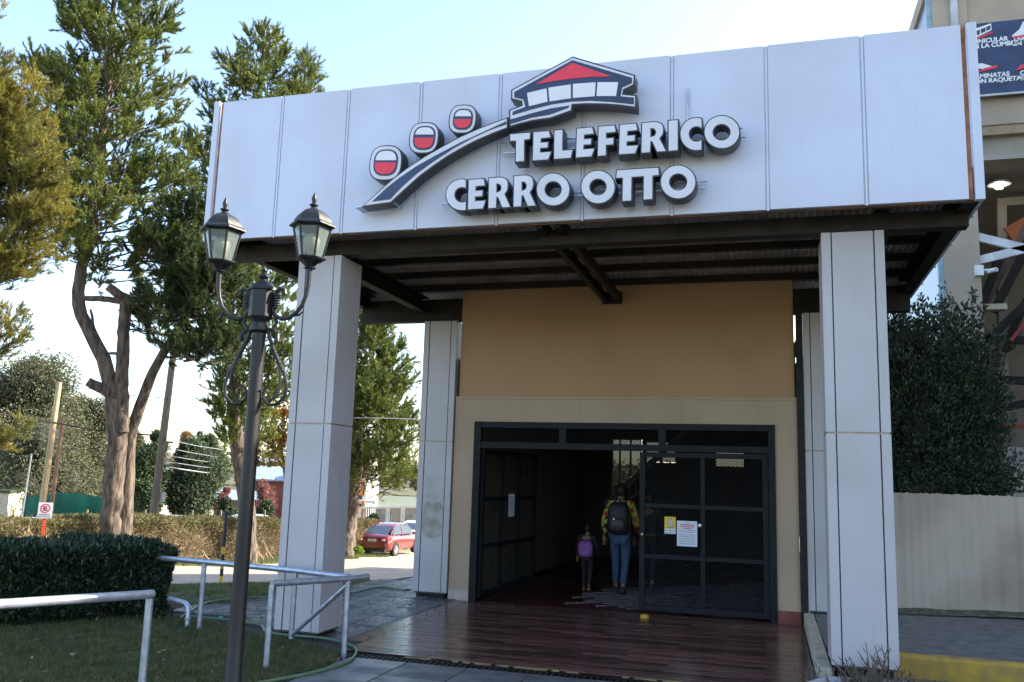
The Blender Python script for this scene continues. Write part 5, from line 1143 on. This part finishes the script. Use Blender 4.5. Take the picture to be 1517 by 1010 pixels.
# picket fence far right
pf = empty('picket_fence', on_ground(570, 58), label='pale panel fence of upright slats behind the red car', cat='fence')
for k in range(34):
    px = 538+k*3.2; q = at_d(px, 755, 58); h = at_d(px, 752, 58)[2]; mm = M_whitew if k % 7 in (4, 5) else mat('grey_slat', (.30, .28, .26), .8)
    MB().box(q[0]-.055, q[0]+.055, q[1]-.03, q[1]+.03, gz(0, q[1]), h).build('slat', mm, pf)
MB().beam(at_d(536, 752, 57.8), at_d(640, 750, 57.8), .08, .14).build('fence_rail', M_whitew, pf)

# poles
def pole(label, px0, py0, px1, py1, depth, r, m, name='utility_pole', group=None, extra=None):
    g = on_ground(px0, depth); top = V3(at_d(px1, py1, depth)); t = empty(name, g, label=label, cat='utility pole', group=group)
    MB().tube([g-np.array([0, 0, .2]), (V3(g)+top)/2, top], [r, r*.9, r*.75], 12).build('shaft', m, t, smooth=60); return t, V3(g), top
ut, ug, utop = pole('weathered timber utility pole with insulators behind the big pine', 231, 790, 258, 515, 36, .17, M_oldw)
hw = MB()
for py in (665, 678, 686, 694): q = at_d(251-(py-665)*.12, py, 35.8); hw.lathe([(.03, -.05), (.07, -.03), (.07, .03), (.03, .05)], 8, q)
hw.build('insulator', mat('white_enamel', (.7, .7, .7), .3), ut, smooth=40)
bn_ = MB()
for py in (655, 700, 716, 738): q = at_d(250-(py-655)*.18, py, 36); bn_.lathe([(.18, -.03), (.185, 0), (.18, .03)], 12, q)
bn_.build('band', M_steel2, ut); MB().tube([at_d(244, 648, 35.7), at_d(237, 700, 35.75), at_d(228, 765, 35.7)], .03, 6).build('cable_run', M_steel, ut)
q = at_d(239, 736, 35.75); MB().box(q[0]-.12, q[0]+.12, q[1]-.1, q[1]+.1, q[2]-.2, q[2]+.2).build('meter_box', mat('grey_box', (.35, .35, .35), .6), ut)
pole('pale yellowish timber pole at left, nearer of two', 66, 790, 88, 566, 34, .13, mat('pale_pole', (.45, .34, .20), .8, var=.2, scale=3, stretch=(3, 3, .3)))
pole('thin reddish brown pole just right of the pale yellowish one', 81, 790, 93, 617, 34.6, .085, mat('brown_pole', (.28, .16, .11), .8))
pole('thin grey metal pole left of the pale yellowish pole', 38, 775, 47, 672, 33, .035, M_galv, name='metal_pole')
# wires
def wire(label, pts, r=.012, m=None, group='overhead cables'):
    P = [V3(at_d(*q)) for q in pts]; mb = MB(); mb.tube(smoothpts(P, 5), r, 5, cap=False); tag(mb.build('cable', m or M_steel, smooth=60), label=label, cat='cable', group=group)
wire('highest black cable crossing from the left edge to the right of the utility pole', [(-20, 548, 34), (90, 568, 34), (180, 584, 36), (254, 592, 36), (330, 615, 50), (400, 638, 60)], .016)
wire('thick black cable passing in front of the pale poles to the big pine', [(-20, 610, 30), (60, 622, 33), (150, 638, 36), (246, 646, 36)], .03)
wire('thin black cable below the thick one at left', [(-20, 625, 34), (90, 645, 36), (200, 668, 38), (240, 674, 38)], .014)
for k, (y0, y1) in enumerate(((650, 668), (664, 677), (675, 686), (684, 694), (692, 702))):
    wire(['uppermost', 'second', 'third', 'fourth', 'lowest'][k]+' of the pale wires running right from the utility pole', [(250, y0, 36), (290, (y0+y1)/2+1, 42), (322 if k else 345, y1, 48)], .011 if k < 4 else .024, mat('pale_wire', (.4, .4, .42), .4, metal=.4))
wire('faint high cable behind the big pine, upper', [(30, 425, 60), (80, 445, 60), (130, 462, 60), (200, 480, 60)], .012, mat('pale_wire', (.4, .4, .42), .4)); wire('faint high cable behind the big pine, lower', [(40, 440, 60), (90, 458, 60), (130, 470, 60)], .012, mat('pale_wire', (.4, .4, .42), .4))
wire('pale cable crossing the pine between the columns', [(505, 619, 36), (560, 619, 36), (640, 622, 36)], .022, mat('pale_wire', (.4, .4, .42), .4))

# striped bollard, no parking sign
g = V3(at_z(327, 864, -.30)); tp = at_d(332, 757, (g-V3(CAM)).dot(V3(AX_F)))
t = empty('marker_post', g, label='slim black post with yellow stripes at the road edge behind the rail', cat='post')
h = tp[2]-g.z; M_blk = mat('post_black', (.02, .02, .022), .6); M_yp = mat('post_yellow', (.55, .36, .03), .6)
for k, (a, b, mm) in enumerate(((-.05, .10, M_yp), (.10, .20, M_blk), (.20, .30, M_yp), (.30, .40, M_blk), (.40, .5, M_yp), (.5, 1.0, M_blk))):
    MB().lathe([(.032, h*a+.0005), (.032, h*b)], 12, g).build('band', mm, t, smooth=40)
sp = V3(at_d(67, 756, 17)); t = empty('parking_sign', (sp.x, sp.y, gz(0, sp.y)), label='white no parking sign on an orange-red post behind the laurel hedge', cat='sign')
MW = Matrix.Translation(sp) @ Matrix.Rotation(R(38), 4, 'Z'); sw, sh = .125, .15
def sgn(nm, mb, m): me = mb.mesh(nm); me.transform(MW); return link(nm, me, m, t)
sgn('sign_plate', MB().box(-sw, sw, -.004, .004, -sh, sh), mat('sign_plate_white', (.6, .6, .62), .5))
cyl = MB(); n = 28; v = []
for k in range(n):
    a = 2*PI*k/n
    for r_, y_ in ((.088, -.006), (.068, -.006)): v.append((r_*math.cos(a), y_, .04+r_*math.sin(a)))
cyl.add(v, [(2*k, 2*((k+1) % n), 2*((k+1) % n)+1, 2*k+1) for k in range(n)]); sgn('red_ring', cyl, mat('sign_red2', (.6, .02, .03), .5))
e_ = MB(); e_.box(-.032, -.012, -.0062, -.005, -.0, .08)
for z in (0, .032, .064): e_.box(-.012, .032, -.0062, -.005, z, z+.016)
sgn('letter_e', e_, mat('ink_black', (.02, .02, .02), .6)); sl_ = MB(); sl_.beam((-.052, -.0075, .095), (.052, -.0075, -.012), .002, .016, up=(0, -1, 0)); sl_ = MB(); sl_.add([(-.058, -.0078, .088), (-.046, -.0078, .1), (.058, -.0078, -.008), (.046, -.0078, -.02)], [(0, 1, 2, 3)]); sgn('slash', sl_, mat('sign_red2', (.6, .02, .03), .5))
for k, tx in enumerate(('PROHIBIDO', 'ESTACIONAR')):
    o = text_mesh('lettering', tx, .036, mat('ink_black', (.02, .02, .02), .6), None, (0, -.006, -.09-.04*k), ext=.0005, align='CENTER', sx=1.0); o.data.transform(MW); o.parent = t; o.matrix_parent_inverse = world_of(t).inverted()
pm_ = MB().beam((0, .02, -sh-.0), (0, .02, -1.6), .05, .03); sgn('sign_post', pm_, mat('red_post', (.65, .06, .02), .5))

# ================================================================ CARS
def car(name, label, loc, yaw, paint, near=True):
    t = empty(name, loc, 0, label, 'car')
    # sections along length x (rear=-2.2, front=2.2): (x, half width sill, half width belt, z sill, z belt(hood), )
    st = [(-2.20, .60, .62, .42, .78), (-2.16, .74, .74, .30, .90), (-2.0, .82, .80, .24, 1.0), (-1.7, .845, .83, .20, 1.03), (-1.2, .85, .84, .18, 1.0), (-.4, .85, .84, .18, .96), (.5, .85, .84, .18, .94), (1.1, .85, .82, .18, .93), (1.6, .84, .78, .20, .86), (2.0, .78, .70, .24, .74), (2.2, .60, .56, .36, .60)]
    st = [(x, a*1.0, b, zs, zb) for x, a, b, zs, zb in st]
    v = []; m = 9
    for (x, a, b, zs, zb) in st:
        v += [(x, -a*.8, zs), (x, -a, zs+.08), (x, -a*1.01, zs+(zb-zs)*.5), (x, -b*.98, zb-.06), (x, -b*.86, zb), (x, 0, zb+.025)]
        v += [(x, b*.86, zb), (x, b*.98, zb-.06), (x, a*1.01, zs+(zb-zs)*.5), (x, a, zs+.08), (x, a*.8, zs)]
    m = 11; f = [(i*m+j, i*m+(j+1) % m, (i+1)*m+(j+1) % m, (i+1)*m+j) for i in range(len(st)-1) for j in range(m)]
    f += [tuple(range(m)), tuple(range((len(st)-1)*m, len(st)*m))]
    mb = MB().add(v, f); T = Matrix.Translation(loc) @ Matrix.Rotation(yaw, 4, 'Z')
    def part(nm, mb, mm, par=t, smooth=40):
        me = mb.mesh(nm, smooth); me.transform(T); return link(nm, me, mm, par)
    body = part('body', mb, paint, smooth=50); bv = body.modifiers.new('s', 'SUBSURF'); bv.levels = bv.render_levels = 1
    # roof shell
    rf = [(-1.42, .62, 1.18), (-1.0, .60, 1.40), (-.4, .60, 1.475), (.25, .60, 1.465), (.62, .58, 1.38)]; v = []
    for (x, b, z) in rf: v += [(x, -b-.02, z-.05), (x, -b*.8, z), (x, 0, z+.02), (x, b*.8, z), (x, b+.02, z-.05)]
    part('roof', MB().add(v, [(i*5+j, i*5+j+1, i*5+j+6, i*5+j+5) for i in range(4) for j in range(4)]), paint)
    gl = mat('car_glass', (.015, .02, .025), .08); 
    part('rear_window', MB().add([(-1.86, -.62, 1.02), (-1.86, .62, 1.02), (-1.12, .54, 1.37), (-1.12, -.54, 1.37)], [(0, 3, 2, 1)]), mat('rear_glass', (.04, .06, .09), .08))
    part('windscreen', MB().add([(1.18, -.64, .94), (1.18, .64, .94), (.6, .55, 1.38), (.6, -.55, 1.38)], [(0, 1, 2, 3)]), gl)
    for s in (-1, 1):
        part('side_window', MB().add([(-1.62, s*.755, 1.0), (1.05, s*.77, .95), (.55, s*.625, 1.36), (-.4, s*.63, 1.43), (-1.0, s*.635, 1.36)], [(0, 1, 2, 3, 4) if s < 0 else (4, 3, 2, 1, 0)]), gl)
        part('pillar', MB().tube([(-1.75, s*.72, 1.0), (-1.02, s*.62, 1.37), (-.4, s*.615, 1.44), (.3, s*.615, 1.43), (.62, s*.60, 1.36), (1.14, s*.72, .95)], .03, 6).tube([(-.35, s*.77, .95), (-.3, s*.63, 1.42)], .025, 6), paint)
        lm = MB().add([(-2.20, s*.50, .74), (-2.17, s*.78, .72), (-1.95, s*.858, .80), (-1.98, s*.85, .92), (-2.17, s*.74, .90), (-2.21, s*.52, .83)], [(0, 1, 5), (1, 4, 5), (1, 2, 3, 4)]); lm.add([(p[0]-.02, p[1]*1.01, p[2]) for p in lm.v[:6]], [(0, 1, 5), (1, 4, 5), (1, 2, 3, 4), (5, 1, 0)])
        tl = part('tail_light', lm, mat('tail_red', (.5, .01, .015), .15), smooth=0)
        part('reverse_lens', MB().box(-2.245, -2.215, *sorted((s*.50, s*.66)), .755, .84), mat('lens_white', (.7, .7, .75), .15), tl)
        part('headlight', MB().box(2.0, 2.14, *sorted((s*.45, s*.68)), .55, .68), mat('lens_white', (.7, .7, .75), .15))
        part('door_mirror', MB().lathe([(.02, -.1), (.07, -.04), (.07, .06), (.02, .09)], 8, (.75, s*.93, .98), axis='y'), paint)
        for x in (-1.35, 1.32):
            wl = part('wheel', MB().lathe([(.2, -.1), (.30, -.1), (.315, -.06), (.315, .06), (.30, .1), (.2, .1)], 24, (x, s*.76, .315), axis='y'), mat('tyre', (.02, .02, .02), .8))
            rm = MB().lathe([(.02, -.02), (.06, .0), (.19, -.01), (.2, .02)], 20, (x, s*.86, .315), axis='y')
            for k in range(5): a = 2*PI*k/5; rm.beam((x+.03*math.cos(a), s*.875, .315+.03*math.sin(a)), (x+.19*math.cos(a), s*.875, .315+.19*math.sin(a)), .05, .03)
            part('rim', rm, mat('alloy', (.55, .55, .58), .3, metal=.8), wl)
            part('wheel_arch', MB().lathe([(.001, -.02), (.36, -.02), (.36, .02), (.001, .02)], 24, (x, s*.842, .33), axis='y'), mat('arch_black', (.012, .012, .012), .9))
    part('rear_bumper', MB().box(-2.245, -2.1, -.66, .66, .25, .40), mat('bumper_black', (.02, .02, .02), .6))
    pl_ = part('number_plate', MB().box(-2.225, -2.205, -.2, .2, .72, .82), mat('plate_white', (.7, .7, .7), .5)); q = MB()
    for k in range(7): q.box(-2.23, -2.225, -.16+k*.048, -.13+k*.048, .745, .795)
    part('plate_print', q, mat('ink_grey', (.16, .16, .22), .7), pl_)
    part('trunk_line', MB().box(-2.215, -2.2, -.55, .55, .885, .895), mat('bumper_black', (.02, .02, .02), .6)); part('aerial', MB().tube([(-1.0, 0, 1.42), (-1.15, 0, 1.6)], .008, 5), mat('bumper_black', (.02, .02, .02), .6))
    return t
M_redcar = mat('red_car_paint', (.13, .004, .010), .25, coat=1, var=.05)
cg = on_ground(583, 43.0)
# heading away from camera, turned so that its right flank shows
car('parked_car', 'red saloon car parked beside the hedge, seen from behind', (cg[0], cg[1], cg[2]+.02), R(90+2), M_redcar)
cg = on_ground(625, 53); car('parked_car', 'white car parked in front of the red one, mostly hidden by rear left column', (cg[0], cg[1], cg[2]+.02), R(95), mat('white_car_paint', (.6, .6, .62), .25, coat=1))
cg = on_ground(393, 46); car('parked_car', 'pale blue-white car behind the brown hedge, roof showing', (cg[0]-.5, cg[1], cg[2]+.1), R(20), mat('pale_car_paint', (.5, .56, .62), .25, coat=1))

# ================================================================ PEOPLE
def skin_mesh(name, verts, edges, radii, root=0, sub=2):
    me = bpy.data.meshes.new(name); me.from_pydata(verts, edges, []); o = bpy.data.objects.new(name, me); COL.objects.link(o)
    sk_ = o.modifiers.new('skin', 'SKIN'); sk_.use_smooth_shade = True
    for i, r_ in enumerate(radii): q = me.skin_vertices[0].data[i]; q.radius = r_ if isinstance(r_, tuple) else (r_, r_); q.use_root = (i == root)
    s2 = o.modifiers.new('sub', 'SUBSURF'); s2.levels = s2.render_levels = sub
    dg = bpy.context.evaluated_depsgraph_get(); m2 = bpy.data.meshes.new_from_object(o.evaluated_get(dg)); bpy.data.objects.remove(o); m2.name = name; return m2
M_skin = mat('skin', (.22, .12, .08), .6, var=.05); M_hair = mat('dark_hair', (.012, .010, .009), .6, bump=.4)
def jacket_mat():
    m = bpy.data.materials.new('patterned_jacket'); m.use_nodes = True; n = m.node_tree.nodes; l = m.node_tree.links; b = n['Principled BSDF']; b.inputs['Roughness'].default_value = .8
    tc = n.new('ShaderNodeTexCoord'); vo = n.new('ShaderNodeTexVoronoi'); vo.inputs['Scale'].default_value = 17; no = n.new('ShaderNodeTexNoise'); no.inputs['Scale'].default_value = 9
    mx = n.new('ShaderNodeMix'); mx.data_type = 'VECTOR'; mx.inputs[0].default_value = .12; l.new(tc.outputs['Object'], mx.inputs[4]); l.new(no.outputs['Color'], mx.inputs[5]); l.new(mx.outputs[1], vo.inputs[0])
    sp_ = n.new('ShaderNodeSeparateColor'); l.new(vo.outputs['Color'], sp_.inputs[0]); r = n.new('ShaderNodeValToRGB'); r.color_ramp.interpolation = 'CONSTANT'; e = r.color_ramp.elements
    e[0].position = 0; e[0].color = (.32, .34, .05, 1); e[1].position = .28; e[1].color = (.015, .015, .02, 1)
    for p, c in ((.55, (.40, .02, .02, 1)), (.74, (.38, .40, .09, 1)), (.86, (.5, .45, .4, 1)), (.93, (.3, .32, .05, 1))): q = e.new(p); q.color = c
    l.new(sp_.outputs[0], r.inputs[0]); l.new(r.outputs[0], b.inputs['Base Color']); return m
def person(loc, H, label, top, legs, stride=.16, rz=0, hair=M_hair, hood=None, long=False):
    t = empty('person', loc, rz, label, 'person'); k = H/1.72
    # local: x right, y forward (away from camera), z up; hip height .90
    J = dict(pel=(0, 0, .93), spi=(0, .01, 1.12), che=(0, .0, 1.32), nb=(0, .01, 1.46), hd0=(0, .03, 1.54), hd=(0, .04, 1.63),
             lh=(-.09, 0, .88), lk=(-.085, stride*.7, .50), la=(-.08, stride*.55, .10), lt=(-.085, stride*.55+.15, .03),
             rh=(.09, 0, .88), rk=(.09, -stride*.1, .49), ra=(.085, -stride*1.3, .13), rt=(.09, -stride*1.3+.12, .02),
             ls=(-.18, 0, 1.40), le=(-.25, -.05, 1.13), lw=(-.27, .03, .89), rs=(.18, 0, 1.40), re=(.25, .02, 1.13), rw=(.24, .2, .99))
    names = list(J); idx = {n: i for i, n in enumerate(names)}
    E_d = [('pel', 'spi'), ('spi', 'che'), ('che', 'nb'), ('nb', 'hd0'), ('hd0', 'hd'), ('pel', 'lh'), ('lh', 'lk'), ('lk', 'la'), ('la', 'lt'), ('pel', 'rh'), ('rh', 'rk'), ('rk', 'ra'), ('ra', 'rt'), ('che', 'ls'), ('ls', 'le'), ('le', 'lw'), ('che', 'rs'), ('rs', 're'), ('re', 'rw')]
    rad = dict(pel=(.15, .10), spi=(.13, .09), che=(.16, .10), nb=.055, hd0=.06, hd=(.078, .095), lh=.085, lk=.055, la=.036, lt=.034, rh=.085, rk=.055, ra=.036, rt=.034, ls=.06, le=.04, lw=.027, rs=.06, re=.04, rw=.027)
    T = Matrix.Translation(loc) @ Matrix.Rotation(rz, 4, 'Z') @ Matrix.Scale(k, 4)
    def mk(nm, keys, grow, m, trim=None):
        ks = [n_ for n_ in names if n_ in keys]; ii = {n_: i for i, n_ in enumerate(ks)}; V = [J[n_] if not (trim and n_ in trim) else trim[n_] for n_ in ks]; Ed = [(ii[a], ii[b]) for a, b in E_d if a in ii and b in ii]
        rr = [tuple(q*grow[0]+grow[1] for q in (rad[n_] if isinstance(rad[n_], tuple) else (rad[n_],)*2)) for n_ in ks]
        me = skin_mesh(nm, V, Ed, rr, ii.get('pel', 0)); me.transform(T); return link(nm, me, m, t)
    mk('body', names, (1, 0), M_skin)
    mk('top', ['spi', 'pel', 'che', 'nb', 'ls', 'le', 'lw', 'rs', 're', 'rw'], (1.08, .022), top, {'nb': (0, .01, 1.44), 'lw': (-.268, .02, .92), 'rw': (.242, .18, 1.0)})
    mk('trousers', ['pel', 'lh', 'lk', 'la', 'rh', 'rk', 'ra'], (1.05, .016), legs, {'la': (-.08, stride*.55, .13), 'ra': (.085, -stride*1.3, .16), 'pel': (0, 0, .92)})
    def pt(nm, mb, m): me = mb.mesh(nm, 60); me.transform(T); return link(nm, me, m, t)
    for s, a, b in ((-1, J['la'], J['lt']), (1, J['ra'], J['rt'])):
        mb = MB(); mb.tube([(a[0], a[1]-.07, a[2]-.055), (a[0], a[1]-.02, a[2]-.045), (b[0], b[1]-.05, b[2]+.01), (b[0], b[1]+.04, b[2]+.0)], [.035, .046, .042, .025], 10); pt('shoe', mb, mat('shoe_dark', (.03, .028, .026), .5))
    mb = MB(); mb.lathe([(.03, -.10), (.085, -.07), (.098, 0), (.097, .05), (.075, .10), (.03, .125), (.001, .13)], 14, (0, .025, 1.62))
    pt('hair', mb, hair)
    for s, w in ((-1, Vector(J['lw'])), (1, Vector(J['rw']))):
        mb = MB(); d = Vector((0, .15, -1)).normalized() if s < 0 else Vector((0, .9, -.4)).normalized(); e = Vector((1, 0, 0)); mb.tube([w, w+d*.05, w+d*.09], [.022, .035, .03], 8)
        for f in range(4): b = w+d*.085+e*(-.024+f*.016); mb.tube([b, b+d*.035, b+d*(.06+.008*(f in (1, 2)))+Vector((0, .015, 0))], [.0085, .008, .006], 5)
        mb.tube([w+d*.03-e*s*.028, w+d*.06-e*s*.045, w+d*.085-e*s*.045], [.010, .009, .007], 5); pt('hand', mb, M_skin)
    return t, T
def backpack(T, label, m, m2, w=.15, h=.24, zc=1.22, y=-.2, strap=True):
    t = empty('backpack', (T @ Vector((0, y, zc))), 0, label, 'backpack')
    def pt(nm, mb, mm, sm=60): me = mb.mesh(nm, sm); me.transform(T); return link(nm, me, mm, t)
    mb = MB(); v = []; n = 20
    for (dy, s) in ((.10, .94), (.04, 1.0), (-.04, .98), (-.09, .86), (-.105, .5)):
        for k in range(n): a = 2*PI*k/n; c, q = math.cos(a), math.sin(a); v.append((w*s*math.copysign(abs(c)**.55, c), y+dy, zc+h*s*math.copysign(abs(q)**.6, q)))
    mb.add(v, [(i*n+j, i*n+(j+1) % n, (i+1)*n+(j+1) % n, (i+1)*n+j) for i in range(4) for j in range(n)]+[tuple(range(n)), tuple(range(4*n, 5*n))]); pt('bag', mb, m)
    mb = MB(); v = []
    for (dy, s) in ((-.08, .9), (-.12, .9), (-.14, .75)):
        for k in range(n): a = 2*PI*k/n; c, q = math.cos(a), math.sin(a); v.append((w*.8*s*math.copysign(abs(c)**.5, c), y+dy, zc-h*.35+h*.45*s*math.copysign(abs(q)**.5, q)))
    mb.add(v, [(i*n+j, i*n+(j+1) % n, (i+1)*n+(j+1) % n, (i+1)*n+j) for i in range(2) for j in range(n)]+[tuple(range(2*n, 3*n))]); pt('pocket', mb, m2)
    mb = MB(); mb.tube([(-.03, y, zc+h), (-.02, y-.02, zc+h+.04), (.02, y-.02, zc+h+.04), (.03, y, zc+h)], .008, 6); pt('handle', mb, m)
    for s in (-1, 1): pt('strap', MB().tube([(s*.07, y+.06, zc+h*.8), (s*.10, -.02, 1.50*zc/1.22), (s*.11, .12, 1.40*zc/1.22), (s*.10, .14, 1.2*zc/1.22), (s*.14, y+.08, zc-h*.7)], .018, 6), m)
    return t
tp_, T = person((3.66, 5.97, .012), 1.70, 'person in a yellow-green patterned jacket and jeans walking into the hall', jacket_mat(), mat('denim', (.045, .08, .16), .85, var=.2, scale=20))
bp1 = backpack(T, 'large black backpack worn over the patterned jacket', mat('black_nylon', (.018, .018, .02), .6), mat('black_nylon2', (.03, .03, .033), .5), w=.17, h=.26, zc=1.19, y=-.215)
me = MB().lathe([(.001, -.01), (.014, -.008), (.014, .006)], 10, (-.05, -.215-.14, 1.18), axis='y').mesh('badge', 60); me.transform(T); link('badge', me, mat('badge_metal', (.5, .5, .5), .3, metal=.8), bp1)
M_darkc = mat('dark_coat', (.012, .012, .014), .8); M_brnshoe = mat('tan_shoe', (.30, .13, .04), .6)
tc_, T = person((3.12, 5.98, .012), 1.04, 'child in dark clothes and tan boots walking at the left of the adult', M_darkc, M_darkc, stride=.10)
backpack(T, 'small pink and purple backpack on the child in dark clothes', mat('pink_nylon', (.42, .07, .30), .7, col2=(.12, .10, .32), scale=14), mat('blue_purple_print', (.14, .16, .42), .7, col2=(.34, .08, .30), scale=18), w=.20, h=.22, zc=1.10, y=-.22)
for s in tc_.children:
    if s.name.startswith('shoe'): s.data.materials.clear(); s.data.materials.append(M_brnshoe)
person((4.02, 6.7, .012), 1.58, 'person in dark clothes ahead of the adult, mostly hidden by gate leaf', mat('dark_coat2', (.02, .018, .02), .8), M_darkc, stride=.12)

n = 260; X = RN.uniform(-2.2, 1.9, n); Y = RN.uniform(-4, .8, n); k = in_lawn(X, Y); P = np.stack([X, Y, RN.uniform(.02, .06, n)], 1)[k]; D = unit(len(P)); D[:, 2] = abs(D[:, 2])*.3; D /= np.linalg.norm(D, axis=1)[:, None]
tag(leaves('fallen_leaves', P, D, RN.uniform(.03, .06, len(P)), RN.uniform(.008, .016, len(P)), mat('pale_dead_leaf', (.26, .19, .11), .8, col2=(.12, .09, .05), scale=9)), label='pale dead leaves scattered over the shaded lawn', kind='stuff')
# scattered leaf litter and debris on porch and paving
n = 240; X = RN.uniform(-.8, 1.9, n); Y = RN.uniform(.6, 3.9, n); k = (X > -.3+(3-Y)*.1*0); P = np.stack([X, Y, np.full(n, .03)], 1)[k]; D = unit(len(P)); D[:, 2] = abs(D[:, 2])*.15; D /= np.linalg.norm(D, axis=1)[:, None]
tag(leaves('leaf_litter', P, D, RN.uniform(.02, .045, len(P)), RN.uniform(.006, .012, len(P)), mat('dead_leaf', (.10, .065, .04), .8)), label='a few dead leaves scattered on the wet tiles', kind='stuff')
